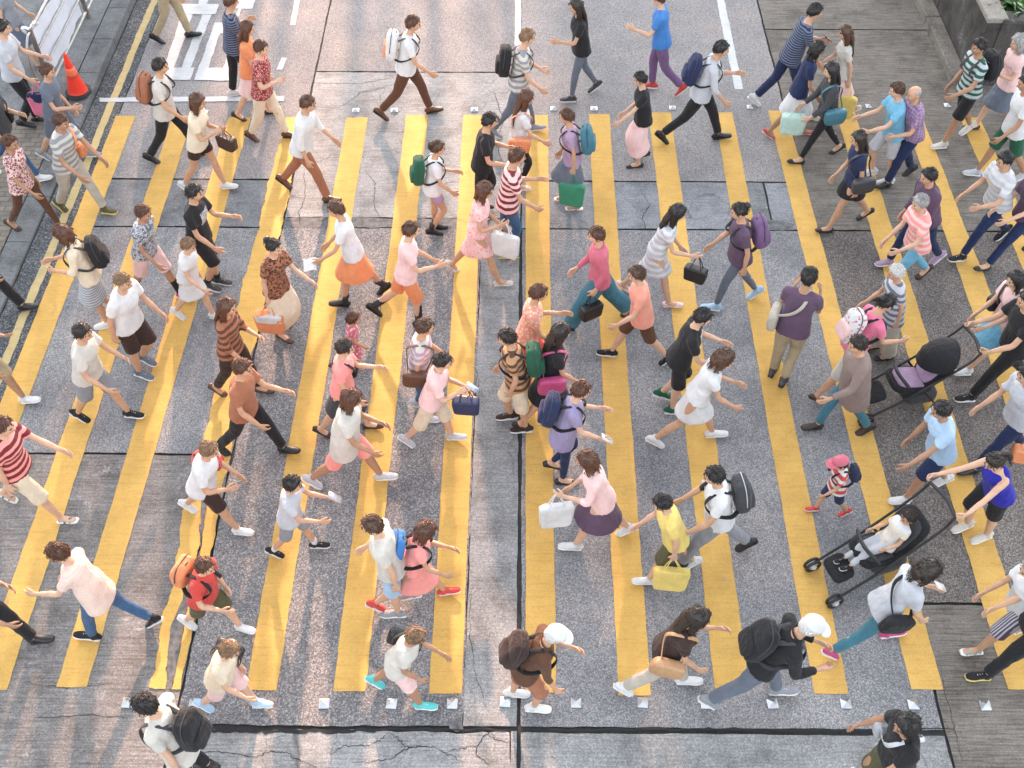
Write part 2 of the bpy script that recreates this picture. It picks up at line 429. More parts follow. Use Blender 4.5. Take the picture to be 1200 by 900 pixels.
for c_ in ([(216, 884), (255, 880), (300, 887), (320, 880), (335, 882), (352, 891), (372, 899)], [(390, 882), (405, 874), (430, 874), (445, 868), (457, 858)],
           [(413, 894), (440, 892), (460, 889), (475, 878), (492, 874), (510, 876), (528, 885), (548, 895)], [(525, 881), (545, 876), (560, 873), (570, 860), (582, 868), (598, 870)],
           [(457, 859), (470, 868), (474, 876), (492, 874)], [(560, 873), (558, 884), (575, 898)], [(350, 97), (390, 98), (420, 98), (455, 92), (462, 90)],
           [(383, 131), (405, 122), (423, 108), (460, 100)], [(420, 110), (450, 103)], [(356, 200), (358, 230), (350, 250), (352, 262)], [(428, 200), (440, 215), (438, 240), (447, 262)],
           [(410, 160), (420, 175), (412, 190), (424, 204)], [(575, 100), (590, 140), (582, 170), (592, 200)], [(750, 225), (762, 240), (752, 255), (758, 270)],
           [(545, 300), (552, 340), (549, 380)], [(556, 400), (552, 425), (562, 445), (556, 470)], [(553, 690), (550, 740), (556, 790), (570, 830)], [(868, 230), (880, 250), (878, 268)],
           [(1102, 780), (1108, 812), (1118, 850), (1128, 893)], [(30, 800), (70, 806), (130, 802)], [(40, 842), (100, 838), (150, 842)]):
    crack(c_, .011 if c_[0][1] > 800 or c_[0][1] < 300 else .007)
# wide tar bleed along the lower joint
crack([(215, 855), (300, 858), (380, 857), (460, 855), (600, 855)], .05, 14, .0045)
crack([(612, 856), (760, 855), (900, 856), (1118, 855)], .035, 14, .0045)
poly('road_patch', [P(523, 846), P(540, 840), (P(543, 855)), P(527, 856)], M_band, .004, jit=.02)
poly('road_patch', [P(884, 262), P(898, 258), P(932, 262), P(930, 270), P(888, 271)], M_band, .004, jit=.02)

# ---- left kerb and pavement
X_k0 = XC(136, 0)
Yk = YR(112)
def prof(y): return .015 + .115 * min(1, max(0, (y - Yk + .9) / 1.1))
ys = list(np.linspace(Ybot, Yk - 1, 12)) + list(np.linspace(Yk - .9, Yk + .3, 8)) + list(np.linspace(Yk + .7, 60, 50))
def strip(name, x0, x1, mat, dz=0, side=True):
    V = []; F = []
    for i, y in enumerate(ys):
        z = prof(y) + dz
        V += [(x0, y, z), (x1 - .012, y, z), (x1, y, z - .01), (x1, y, -.02)]
        if i:
            a = 4 * (i - 1); b = 4 * i
            F += [(a, a + 1, b + 1, b), (a + 1, a + 2, b + 2, b + 1), (a + 2, a + 3, b + 3, b + 2)]
    o = obj(name, V, F, mat, smooth=False); o['kind'] = 'structure'; return o
# kerb as separate stones with open joints
y0 = Ybot; k = 0
while y0 < 60:
    y1 = y0 + .92; z0, z1 = prof(y0 + .01), prof(y1)
    V = [(X_k0 + .01, y0 + .008, -.02), (X_kerb - .004, y0 + .008, -.02), (X_kerb - .004, y1, -.02), (X_k0 + .01, y1, -.02),
         (X_k0 + .01, y0 + .008, z0), (X_kerb - .018, y0 + .008, z0), (X_kerb - .018, y1, z1), (X_k0 + .01, y1, z1)]
    o = obj('kerb', V, [(0, 3, 2, 1), (4, 5, 6, 7), (0, 1, 5, 4), (1, 2, 6, 5), (2, 3, 7, 6), (3, 0, 4, 7)], M_kerb, smooth=False); bevel(o, .012); o['kind'] = 'structure'
    y0 = y1; k += 1
m = NT('pavement_pavers')
bk = m.n('ShaderNodeTexBrick', {'Vector': m.co, 'Scale': 1.0, 'Mortar Size': .006, 'Brick Width': .2, 'Row Height': .1, 'Color1': (.20, .17, .13, 1), 'Color2': (.14, .125, .11, 1), 'Mortar': (.06, .055, .05, 1)})
M_pavers = m.done(m.mix(.5, bk.outputs[0], m.ramp(m.noise(8, 4), [(.3, (.6, .6, .6)), (.7, (1.3, 1.3, 1.3))]), 'MULTIPLY'), .85, m.noise(40, 2), .003, .4)
V = []; F = []
for i, y in enumerate(ys):
    V += [(-60, y, prof(y) - .002), (X_k0, y, prof(y) - .002)]
    if i: F.append((2 * i - 2, 2 * i - 1, 2 * i + 1, 2 * i))
Fp = [f for f in F if V[f[0]][1] < Yk - .7]; Fc = [f for f in F if V[f[0]][1] >= Yk - .7]
for nm, FF, mm in (('pavement', Fp, M_pavers), ('pavement', Fc, M_con_pave)):
    o = obj(nm, V, FF, mm, smooth=False); o['kind'] = 'structure'

# ---- metal studs beside the crossing
M_stud = mat_plain('stud_metal', (.50, .51, .53), .25, .8, var=.1)
M_studb = mat_plain('stud_base', (.3, .3, .3), .6, .3)
near = [(150, 824), (228, 825), (303, 825), (380, 825), (459, 825), (530, 825), (592, 823), (675, 824), (753, 824), (827, 825), (905, 825), (991, 825), (1070, 826), (1154, 827)]
far = [(417, 130), (462, 130), (509, 130), (556, 129), (649, 128), (696, 128), (788, 127), (879, 126), (925, 126), (1018, 125), (240, 132), (1110, 124)]
far.sort()
ords = 'first second third fourth fifth sixth seventh eighth ninth tenth eleventh twelfth thirteenth fourteenth'.split()
sv = np.array([(-1, -1, 0), (1, -1, 0), (1, 1, 0), (-1, 1, 0), (-.96, -.96, .12), (.96, -.96, .12), (.96, .96, .12), (-.96, .96, .12), (-.04, -.04, .5), (.04, -.04, .5), (.04, .04, .5), (-.04, .04, .5)])
sf = [(0, 1, 5, 4), (1, 2, 6, 5), (2, 3, 7, 6), (3, 0, 4, 7), (4, 5, 9, 8), (5, 6, 10, 9), (6, 7, 11, 10), (7, 4, 8, 11), (8, 9, 10, 11)]
for row, nm in ((near, 'near'), (far, 'far')):
    for i, (px, py) in enumerate(row):
        p = P(px, py)
        o = obj('road_stud', sv * (.052, .052, .085), sf, M_stud, smooth=False, loc=(p.x, p.y, .004)); o.rotation_euler = (random.uniform(-.03, .03), random.uniform(-.03, .03), random.uniform(-.08, .08))
        tag(o, '%s square metal stud from the left along the %s end of the crossing' % (ords[i], nm), 'road stud', 'square metal studs along the crossing')

# ---- traffic cone
M_cone = mat_plain('cone_orange', (.82, .045, .02), .4, var=.08); M_rub = mat_plain('black_rubber', (.02, .02, .021), .6)
M_silver = mat_plain('cone_sleeve', (.8, .16, .08), .3)
p = P(92, 108, .1); cone = empty('traffic_cone', (p.x, p.y, prof(p.y)), .5, label='orange traffic cone standing beside the fence end by the kerb', cat='traffic cone')
cb = MB(); cb.add(*tube([(0, 0, .03), (0, 0, .07), (0, 0, .3), (0, 0, .62), (0, 0, .66)], [.15, .135, .088, .03, .024], 20, sub=3, rnd=False)); cb.obj('cone_body', M_cone, cone)
cb = MB(); cb.add(*tube([(0, 0, .30), (0, 0, .44)], [.0915, .066], 20, rnd=False)); cb.obj('sleeve', M_silver, cone)
cb = MB(); a = [(math.cos(t) * .21 * (1 + .1 * (i % 2)), math.sin(t) * .21 * (1 + .1 * (i % 2))) for i, t in enumerate(np.linspace(0, 2 * math.pi, 9)[:-1])]
cb.add(*tube([(0, 0, 0), (0, 0, .035)], [.205, .19], 8, rnd=False, ref=(1, .4, 0))); cb.obj('base', M_rub, cone, smooth=False)

# ---- pedestrian guard railing with banners
M_rail = mat_plain('galvanised_steel', (.42, .40, .38), .38, .8, var=.2, scale=12); M_rust = mat_plain('dull_steel', (.2, .17, .15), .55, .6, var=.3)
M_ban = mat_plain('banner_vinyl', (.62, .64, .70), .5, var=.06, scale=3, bump=.01); M_banb = mat_plain('banner_blue', (.03, .07, .42), .5); M_banr = mat_plain('banner_red', (.55, .04, .03), .5)
Xf = XC(120, 0); Yf = YR(118); RH = 1.05
fy = [Yf + i * 2.02 for i in range(6)]
fen = empty('guard_railing', (Xf, Yf, .12), label='steel guard railing hung with white banners along the left kerb', cat='railing')
for y in fy:
    b_ = MB(); b_.add(*box((0, y - Yf, RH / 2), (.055, .055, RH))); b_.add(*box((0, y - Yf, RH + .005), (.07, .07, .015))); bevel(b_.obj('post', M_rust, fen, False), .006)
for nm, z, r in (('top_rail', RH - .03, .022), ('middle_rail', .70, .014), ('lower_rail', .40, .014), ('bottom_rail', .12, .02)):
    b_ = MB(); b_.add(*tube([(0, .03, z), (0, fy[-1] - Yf, z)], r, 10)); b_.obj(nm, M_rail, fen)
b_ = MB(); b_.add(*tube([(0, 0, RH - .03), (0, -.16, RH - .05), (-.02, -.30, .78), (-.02, -.30, .35), (0, -.14, .1), (0, 0, .08)], .018, 10, ref=(1, 0, 0), sub=5)); b_.obj('end_loop', M_rail, fen)
M_spoke = M_rail
for i in range(5):                                     # one banner per bay, laced to the rails
    y0 = .12 + i * 2.02; n = 14; b_ = MB(); V = []
    for side in (0, 1):
        for r_ in range(7):
            for c_ in range(n + 1):
                u = c_ / n; v = r_ / 6
                x = -.035 - .02 * math.sin(u * 9 + i) * (1 - v * .6) - .012 * math.sin(u * 23 + v * 5) - (0 if side == 0 else .004)
                V.append((x, y0 + u * 1.78, .14 + v * (.83 - .05 * math.sin(u * 3.1))))
    F = []
    W_ = n + 1
    for side in (0, 1):
        for r_ in range(6):
            for c_ in range(n):
                a = side * 7 * W_ + r_ * W_ + c_; F.append((a, a + 1, a + W_ + 1, a + W_))
    mi = [(1 if (f % (6 * n)) // n == 5 and ((f % n) > 8 or i % 2) else 2 if (f % (6 * n)) // n == 3 and (f % n) < 2 and i else 0) for f in range(len(F))]
    o = obj('banner', V, F, [M_ban, M_banb, M_banr], fen, mi)
# cloth strips tied at the rail end
b_ = MB(); b_.add(*tube([(0, 0, RH), (-.05, -.03, RH + .05), (-.12, .02, RH), (-.10, .06, RH - .1)], [(.03, .01)] * 4, 8)); b_.add(*tube([(0, .02, RH), (.03, .1, RH + .04), (-.02, .35, RH - .12)], [(.03, .012)] * 3, 8)); b_.obj('tied_cloth', mat_plain('white_cloth', (.75, .75, .74), .9), fen)

# ---- right planter wall with plinth
M_wall = mat_concrete('stained_wall', .075, (1.08, 1, .93), lines=.15, patch=.55, agg=.2, blot=.35)
M_cope = mat_concrete('wall_coping', .26, (1.08, 1, .88), lines=.1, agg=.2); M_plinth = mat_concrete('plinth_concrete', .19, (1.1, 1, .88), lines=.1, patch=.5, agg=.35, blot=.4)
Yw = YR(98); X1 = X_w + .24
wl = empty('planter_wall', (X1, Yw, 0), label='dark stained concrete planter wall with pale coping at upper right', cat='wall')
b_ = MB()
for i in range(7): b_.add(*box((.11, .03 + i * 1.95 + .96, .53), (.22, 1.92, 1.06)))
b_.add(*box((.1, 7, .5), (.14, 13.5, .98)))
bevel(b_.obj('wall_panels', M_wall, wl, False), .01)
b_ = MB(); b_.add(*box((.12, 6.85, 1.10), (.30, 13.7, .08))); bevel(b_.obj('coping', M_cope, wl, False), .015)
b_ = MB(); b_.add(*box((2.0, .1, .53), (3.6, .2, 1.05))); b_.add(*box((2.0, .1, 1.095), (3.62, .26, .07))); bevel(b_.obj('end_wall', M_wall, wl, False), .01)
b_ = MB()
for i in range(8): b_.add(*box((-.12, .0 + i * 1.7 + .85, .07), (.23, 1.685, .16)))
bevel(b_.obj('plinth', M_plinth, wl, False), .014)
M_soil = mat_plain('soil', (.09, .06, .045), .95, var=.6, scale=18, bump=.03)
xs = np.linspace(X1 + .2, X1 + 3.7, 40); yy = np.linspace(Yw + .15, Yw + 13.6, 120)
V = [(x, y, .96 + .03 * math.sin(x * 7 + y * 3) + .02 * math.sin(y * 19 + x * 11) + random.uniform(-.01, .01)) for y in yy for x in xs]
F = [(j * 40 + i, j * 40 + i + 1, (j + 1) * 40 + i + 1, (j + 1) * 40 + i) for j in range(119) for i in range(39)]
o = obj('soil', V, F, M_soil); o['kind'] = 'structure'
M_leaf = [mat_plain('leaf_a', (.035, .11, .02), .5, var=.3), mat_plain('leaf_b', (.06, .16, .03), .5, var=.3), mat_plain('leaf_dead', (.20, .11, .05), .8)]
def plant(px, py, n, L, label):
    c = P(px, py, .98); r_ = empty('spiky_plant', c, label=label, cat='plant', group='spiky plants in the planter')
    b_ = MB()
    for i in range(n):
        a = random.uniform(0, 6.28); up = random.uniform(.25, 1.3); l = L * random.uniform(.6, 1.1)
        d = np.array((math.cos(a), math.sin(a), 0)); q = np.array((-d[1], d[0], 0)); V = []
        for k in range(6):
            t = k / 5; w_ = .022 * math.sin(math.pi * min(.97, t * .85 + .12))
            p_ = d * l * t * math.cos(up * (1 - t * .6)) + np.array((0, 0, l * t * math.sin(up) * (1 - .45 * t)))
            V += [p_ - q * w_, p_ + np.array((0, 0, -.008)), p_ + q * w_]
        F = [(3 * k + s, 3 * k + s + 1, 3 * k + s + 4, 3 * k + s + 3) for k in range(5) for s in (0, 1)]
        b_.add(V, F, random.choice([0, 0, 1, 1, 1]) if random.random() > .06 else 2)
    b_.obj('foliage', M_leaf, r_)
    b_ = MB(); b_.add(*tube([(0, 0, -.04), (0, 0, .12)], [.03, .02], 8)); b_.obj('stem', M_leaf[2], r_)
plant(1182, 8, 90, .5, 'bushy green spiky plant nearest the wall coping in the planter')
plant(1200, 20, 80, .5, 'green spiky plant cut by the right edge of the picture')
plant(1172, -22, 80, .5, 'green spiky plant behind the others at the top right'); plant(1215, -10, 70, .5, 'green spiky plant at the far right of the planter')
M_peb = mat_plain('pale_stone', (.38, .34, .30), .8, var=.3, scale=20)
for i in range(26):
    c = P(random.uniform(1160, 1200), random.uniform(14, 46), .985)
    if c.x < X1 + .3 or c.y < Yw + .3: continue
    b_ = MB(); V_, F_ = ell((0, 0, 0), (random.uniform(.02, .06), random.uniform(.02, .05), random.uniform(.015, .03)), 8, 6); V_ += RNG.normal(0, .004, V_.shape)
    b_.add(V_, F_); o = b_.obj('pebble', M_peb, loc=c); o.rotation_euler = (0, 0, random.uniform(0, 3))
    tag(o, 'small pale stone lying on the planter soil near the coping', 'stone', 'loose stones on the planter soil')

# ---- unseen buildings and poles added beyond the picture to block the low sun
M_fac = mat_concrete('facade_render', .32, (1.05, 1, .92), lines=.05); M_glass = mat_plain('window_glass', (.05, .07, .09), .08, .0, var=.1)
M_frame = mat_plain('window_frame', (.5, .5, .5), .5)
def shade_building(x0, x1, y0, y1, hgt, label, side='S'):
    b = empty('shade_building', ((x0 + x1) / 2, y0, 0), label=label, cat='shade_building'); cx = (x0 + x1) / 2
    q = MB(); q.add(*box((0, (y1 - y0) / 2, hgt / 2), (x1 - x0, y1 - y0, hgt))); q.obj('wall', M_fac, b, False)
    q = MB(); q.add(*box((0, (y1 - y0) / 2, hgt + .4), (x1 - x0 + .5, y1 - y0 + .5, .8))); q.obj('parapet', M_fac, b, False)
    nx = int((x1 - x0) / 3.2); nz = int(hgt / 3.3); ct = 0
    for i in range(nx):
        for j in range(nz):
            if ct > 95: break
            ct += 1
            u = -(x1 - x0) / 2 + (i + .5) * (x1 - x0) / nx; z = 1.9 + j * 3.3
            f = MB()
            for dx, dz, sx, sz in ((-.85, 0, .1, 1.6), (.85, 0, .1, 1.6), (0, .8, 1.8, .1), (0, -.8, 1.9, .14), (0, 0, .06, 1.6)): f.add(*box((u + dx, -.05, z + dz), (sx, .14, sz)))
            fo = f.obj('window', M_frame, b, False)
            gl = MB(); gl.add(*box((u, -.012, z), (1.62, .03, 1.5))); gl.obj('pane', M_glass, fo, False)
    return b
xl = P(618, 0); ra = math.tan(SUN_AZ)
bx = lambda px, y: P(px, 0).x + ra * (y - P(px, 0).y)
shade_building(bx(612, 78), bx(612, 78) + 26, 78, 92, 46, 'unseen pale tower block added to shade the right of the street')
shade_building(bx(150, 78) - 30, bx(150, 78), 78, 92, 46, 'unseen pale tower block added to shade the left of the street')
M_pole = mat_plain('pole_grey', (.22, .23, .24), .5, .5)
def pole(px, y, r, hgt, label):
    x = bx(px, y); b = empty('shadow_pole', (x, y, 0), label=label, cat='pole', group='unseen poles added for their shadow streaks')
    q = MB(); q.add(*tube([(0, 0, 0), (0, 0, hgt)], [r, r * .8], 14, rnd=False)); q.obj('shaft', M_pole, b)
    q = MB(); q.add(*tube([(0, 0, 0), (0, 0, .35)], [r * 1.5, r * 1.4], 14, rnd=False)); q.obj('foot', M_pole, b)
    q = MB(); q.add(*tube([(0, 0, hgt - .1), (.5, 0, hgt + .2), (1.4, 0, hgt + .25)], r * .5, 8)); q.obj('arm', M_pole, b)
    q = MB(); q.add(*box((1.6, 0, hgt + .23), (.6, .2, .1))); q.obj('lamp', M_frame, b, False)
for px, y, r, h_ in ((420, 27, .15, 7), (508, 25, .10, 6.5), (455, 36, .16, 9), (335, 28, .14, 7), (300, 24, .12, 6), (250, 30, .3, 8), (560, 34, .12, 8), (200, 33, .2, 8), (590, 27, .09, 6)):
    pole(px, y, r, h_, 'unseen lamp pole added for its shadow %d metres up the far street' % y)
# ================================================================ PEOPLE
def skin_mat(name, col):
    m = NT(name)
    c = m.ramp(m.noise(18, 4), [(.3, gr(.9, col)), (.7, gr(1.08, col))])
    m.b.inputs['Subsurface Weight'].default_value = .08; m.b.inputs['Subsurface Scale'].default_value = .01; m.b.inputs['Subsurface Radius'].default_value = (1, .35, .2)
    return m.done(c, .5, m.noise(120, 2), .001, .3, spec=.4)
SKINS = [skin_mat('skin_light', (.56, .345, .235)), skin_mat('skin_warm', (.49, .285, .18)), skin_mat('skin_tan', (.37, .205, .125))]
M_eye = mat_plain('eye_dark', (.02, .015, .012), .25); M_lip = mat_plain('lips', (.42, .13, .11), .5); M_brow = mat_plain('eyebrow', (.03, .02, .015), .8)
M_white_eye = mat_plain('eye_white', (.7, .68, .65), .3); M_nail = SKINS[0]
_hm = {}
HAIRC = dict(black=(.012, .010, .010), dark=(.022, .014, .010), brown=(.07, .032, .016), auburn=(.085, .032, .015), grey=(.30, .29, .28), light=(.20, .115, .06), white=(.55, .53, .5))  # auburn serves red hair and, at left, warm sunlight put into the colour
def hair_mat(k):
    if k not in _hm:
        m = NT('hair_' + k); c0 = HAIRC[k]
        n = m.noise(1, 4, co=m.mapping((140, 140, 16)), rough=.6)
        _hm[k] = m.done(m.ramp(n, [(.3, gr(.55, c0)), (.55, c0), (.75, gr(2.1, c0))]), .42, n, .004, .8, spec=.5)
    return _hm[k]
_fm = {}
NC = dict(white=(.60, .60, .60), offwhite=(.53, .50, .45), cream=(.66, .56, .42), black=(.016, .016, .018), charcoal=(.05, .05, .055), grey=(.24, .25, .27), ltgrey=(.45, .46, .49), navy=(.018, .026, .075),
          blue=(.05, .18, .46), royal=(.02, .02, .30), ltblue=(.36, .50, .66), skyblue=(.16, .40, .56), teal=(.05, .16, .21), denim=(.045, .10, .20), ltdenim=(.14, .35, .48), dkdenim=(.014, .025, .075), pink=(.66, .17, .27), rose=(.52, .13, .18),
          palepink=(.74, .50, .48), coral=(.70, .29, .21), salmon=(.80, .30, .27), red=(.52, .06, .05), orange=(.68, .25, .11), rust=(.32, .13, .07), brown=(.10, .045, .025), dkbrown=(.04, .022, .018), taupe=(.22, .16, .14), khaki=(.36, .29, .18), stone=(.42, .38, .32), olive=(.09, .085, .04),
          purple=(.16, .09, .19), mauve=(.36, .25, .36), plum=(.10, .06, .10), green=(.05, .26, .15), dkgreen=(.015, .09, .05), yellow=(.70, .54, .16), beige=(.55, .44, .32), maroon=(.17, .025, .03), lavender=(.27, .24, .38), slate=(.12, .14, .18), mint=(.45, .62, .55), magenta=(.45, .06, .17), turq=(.10, .48, .48), tan=(.42, .24, .12))
def fab(c, pat=None, c2=None):
    key = (c, pat, c2)
    if key in _fm: return _fm[key]
    m = NT('fabric_%s%s%s' % (c, '_' + pat if pat else '', '_' + c2 if c2 else '')); a = NC[c]; b = NC.get(c2, a)
    n = m.noise(7, 5, rough=.6)
    base = m.ramp(n, [(.3, gr(.86, a)), (.7, gr(1.08, a))])
    z = m.n('ShaderNodeSeparateXYZ', {0: m.co})
    if pat in ('stripe', 'stripe_wide', 'pin'):
        k = {'stripe': 190, 'stripe_wide': 75, 'pin': 260}[pat]
        ax = z.outputs[2] if pat != 'pin' else z.outputs[1]
        wob = m.math('ADD', m.math('MULTIPLY', ax, k), m.math('MULTIPLY', n, 2.5))
        s = m.ramp(m.math('ADD', m.math('MULTIPLY', m.math('SINE', wob), .5), .5), [(.45, (0, 0, 0)), (.6, (1, 1, 1))])
        base = m.mix(s, base, b)
    elif pat == 'plaid':
        sx = m.math('GREATER_THAN', m.math('SINE', m.math('MULTIPLY', z.outputs[1], 140)), .2); sz = m.math('GREATER_THAN', m.math('SINE', m.math('MULTIPLY', z.outputs[2], 140)), .2)
        sy = m.math('GREATER_THAN', m.math('SINE', m.math('MULTIPLY', z.outputs[0], 140)), .2)
        base = m.mix(m.math('MULTIPLY', m.math('ADD', m.math('ADD', sx, sy), sz), .33), base, b)
    elif pat in ('floral', 'camo', 'print'):
        v = m.n('ShaderNodeTexVoronoi', {'Vector': m.co, 'Scale': {'floral': 26, 'camo': 15, 'print': 38}[pat]})
        s = m.ramp(v.outputs['Distance'], [(.30, (1, 1, 1)), (.42, (0, 0, 0))])
        base = m.mix(s, base, b)
        if pat != 'floral': base = m.mix(m.ramp(m.n('ShaderNodeSeparateColor', {0: v.outputs['Color']}).outputs[1], [(.6, (0, 0, 0)), (.65, (.7, .7, .7))]), base, gr(.45, b))
    elif pat == 'logo':     # a pale printed block on the chest
        f1 = m.math('LESS_THAN', m.math('ABSOLUTE', m.math('SUBTRACT', z.outputs[2], 1.22)), .09); f2 = m.math('LESS_THAN', m.math('ABSOLUTE', z.outputs[1]), .085); f3 = m.math('GREATER_THAN', z.outputs[0], .03)
        br = m.ramp(m.noise(60, 2), [(.45, (.2, .2, .2)), (.5, (1, 1, 1))])
        base = m.mix(m.math('MULTIPLY', m.math('MULTIPLY', f1, m.math('MULTIPLY', f2, f3)), br), base, b)
    weave = m.noise(420, 1); fold = m.noise(1, 4, co=m.mapping((16, 16, 8)), rough=.5)
    if 'denim' in c: base = m.mix(.5, base, m.ramp(m.noise(1, 2, co=m.mapping((300, 300, 60))), [(.3, (.6, .6, .6)), (.7, (1.5, 1.5, 1.5))]), 'MULTIPLY')
    h = m.math('ADD', m.math('MULTIPLY', fold, 1.0), m.math('MULTIPLY', weave, .03))
    m.b.inputs['Sheen Weight'].default_value = .08
    _fm[key] = m.done(base, .85, h, .034, .75, spec=.25); return _fm[key]
def leather(c, rough=.45):
    key = ('leather', c)
    if key not in _fm: _fm[key] = mat_plain('leather_' + c, NC[c], rough, var=.12, scale=30, bump=.002)
    return _fm[key]
M_sole_w = mat_plain('sole_white', (.70, .69, .66), .6); M_sole_b = mat_plain('sole_black', (.02, .02, .02), .6)

def Ry(a):
    c, s = math.cos(a), math.sin(a); return np.array(((c, 0, s), (0, 1, 0), (-s, 0, c)))
def Rz(a):
    c, s = math.cos(a), math.sin(a); return np.array(((c, -s, 0), (s, c, 0), (0, 0, 1)))
def Rx(a):
    c, s = math.cos(a), math.sin(a); return np.array(((1, 0, 0), (0, c, -s), (0, s, c)))

# ---- head template (unit: metres for a 1.70 m adult), +X is the face
def head_grid(nu=32, nv=24):
    th = np.linspace(.06, math.pi - .06, nv)[:, None]; ph = (np.arange(nu) / nu * 2 * math.pi)[None]
    x = np.sin(th) * np.cos(ph); y = np.sin(th) * np.sin(ph); z = np.cos(th) * np.ones_like(ph)
    return x.ravel(), y.ravel(), z.ravel()
HX, HY, HZ = head_grid(); HF = grid_faces(24, 32)
def head_shape():
    x, y, z = HX, HY, HZ
    lo = np.clip(-z, 0, 1); front = np.clip(x, 0, 1)
    wy = .077 * (1 - .30 * lo ** 1.6 - .05 * np.clip(z, 0, 1) ** 2); wx = np.where(x > 0, .094 * (1 - .10 * lo), .100 * (1 - .32 * lo ** 1.5))
    V = np.stack([x * wx, y * wy, z * .116], 1)
    ga = lambda cy, cz, sy, sz: np.exp(-((y - cy) / sy) ** 2 - ((z - cz) / sz) ** 2) * (x > 0)
    V[:, 0] += .024 * ga(0, -.16, .13, .12) + .013 * ga(0, .0, .11, .14) - .010 * (ga(.34, .06, .18, .10) + ga(-.34, .06, .18, .10)) + .007 * ga(0, -.46, .24, .07) + .010 * ga(0, -.80, .3, .14) + .004 * ga(0, .22, .6, .08) - .003 * ga(0, -.57, .3, .05) + .005 * (ga(.5, -.2, .2, .16) + ga(-.5, -.2, .2, .16))
    return V
HV = head_shape(); HF = fixvol(HV, HF)
fc = HV[HF].mean(1); fu = np.stack([HX, HY, HZ], 1)[HF].mean(1)
HM = np.zeros(len(HF), int)
HM[(fu[:, 0] > .6) & (np.abs(fu[:, 1]) < .24) & (np.abs(fu[:, 2] + .47) < .065)] = 2
def head_mb():
    b = MB(); b.add(HV, HF, HM)
    for s in (-1, 1):
        b.add(*ell((.078, s * .029, .008), (.010, .0145, .007), 10, 6), 4); b.add(*ell((.0845, s * .029, .008), (.0055, .0065, .0062), 8, 6), 1)
        b.add(*tube([(.083, s * .046, .026), (.092, s * .030, .032), (.092, s * .014, .029)], [.0022, .0036, .003], 6, sub=2), 3)
        b.add(*ell((-.004, s * .078, -.004), (.017, .008, .029), 10, 7, Rz(s * .35)), 0); b.add(*ell((.0, s * .083, -.006), (.009, .005, .018), 8, 5, Rz(s * .35)), 0)
    return b.arr()
HEADV, HEADF, HEADM = head_mb()

def hand_mb(side, curl=.5, grip=False):
    """palm and five fingers, wrist at origin, pointing -Z, palm facing inwards (-side Y)"""
    b = MB(); cc = 1.35 if grip else curl
    b.add(*tube([(0, 0, .022), (0, 0, -.015), (.002, 0, -.05), (.002, 0, -.085)], [(.017, .026), (.016, .034), (.0145, .041), (.012, .039)], 12, sub=2))
    for k, (x, L) in enumerate(((.031, .062), (.011, .070), (-.010, .066), (-.030, .052))):
        p = np.array((x, 0, -.083)); a = .15; pts = [p + (0, 0, .02), p]; d = 0
        for seg, f in enumerate((.45, .32, .23)):
            d += cc * (.55, .75, .5)[seg]
            p = p + L * f * np.array(((x * .9) * (1 - cc * .4), -side * math.sin(d), -math.cos(d))); pts.append(p)
        b.add(*tube(pts, [.0088, .0092, .0082, .0076, .0058], 7, ref=(1, 0, 0), sub=1))
    b.add(*tube([(.022, -side * .004, -.02), (.043, -side * .012, -.045), (.053, -side * (.02 + .012 * cc), -.07), (.050, -side * (.028 + .018 * cc), -.093)], [.013, .0125, .0098, .0072], 8, ref=(1, 0, 0), sub=1))
    return b.arr()

PH = dict(a=((22, 6, 12), (-19, 18, -32)), b=((4, 6, 0), (20, 50, -14)), c=((16, 14, 0), (-22, 32, -48)), d=((-7, 3, 0), (24, 38, -4)), e=((27, 7, 16), (-24, 17, -40)), s=((2, 3, 0), (-3, 2, 0)))
QUEUE = []; BODIES = []
TMP = bpy.data.collections.new('tmp'); COL.children.link(TMP)

def queue(V, F, vox, smooth_it, cb):
    me = new_mesh('tmp', V, F, []); o = bpy.data.objects.new('tmp', me); TMP.objects.link(o)
    r = o.modifiers.new('r', 'REMESH'); r.mode = 'VOXEL'; r.voxel_size = vox; r.use_smooth_shade = True
    s = o.modifiers.new('s', 'SMOOTH'); s.factor = .5; s.iterations = smooth_it
    QUEUE.append((o, cb))

def get_arr(me):
    n = len(me.vertices); V = np.empty(n * 3, np.float32); me.vertices.foreach_get('co', V)
    N = np.empty(n * 3, np.float32); me.vertices.foreach_get('normal', N)
    L = np.empty(len(me.loops), np.int32); me.loops.foreach_get('vertex_index', L)
    return V.reshape(-1, 3).astype(float), N.reshape(-1, 3).astype(float), L.reshape(-1, 4)

def folds(V, N, amp, seed):
    r = np.random.RandomState(seed); d = np.zeros(len(V))
    for k in range(5):
        q = r.normal(0, 1, 3); q[2] *= .8; q = q / np.linalg.norm(q) * r.uniform(16, 46); w2 = r.normal(0, 9, 3)
        sn = np.sin(V @ q * .7 + 1.8 * np.sin(V @ w2 + r.uniform(0, 6)) + r.uniform(0, 6)); d += (.55 * sn + .9 * (.36 - np.abs(sn))) * r.uniform(.4, 1) * 22 / np.linalg.norm(q)
    return V + N * (d * amp / 2.2)[:, None]

def flush():
    bpy.context.view_layer.update(); dg = bpy.context.evaluated_depsgraph_get()
    for o, cb in QUEUE:
        me = o.evaluated_get(dg).to_mesh(); cb(*get_arr(me)); o.evaluated_get(dg).to_mesh_clear()
    for o, cb in QUEUE:
        me = o.data; bpy.data.objects.remove(o); bpy.data.meshes.remove(me)
    QUEUE.clear()

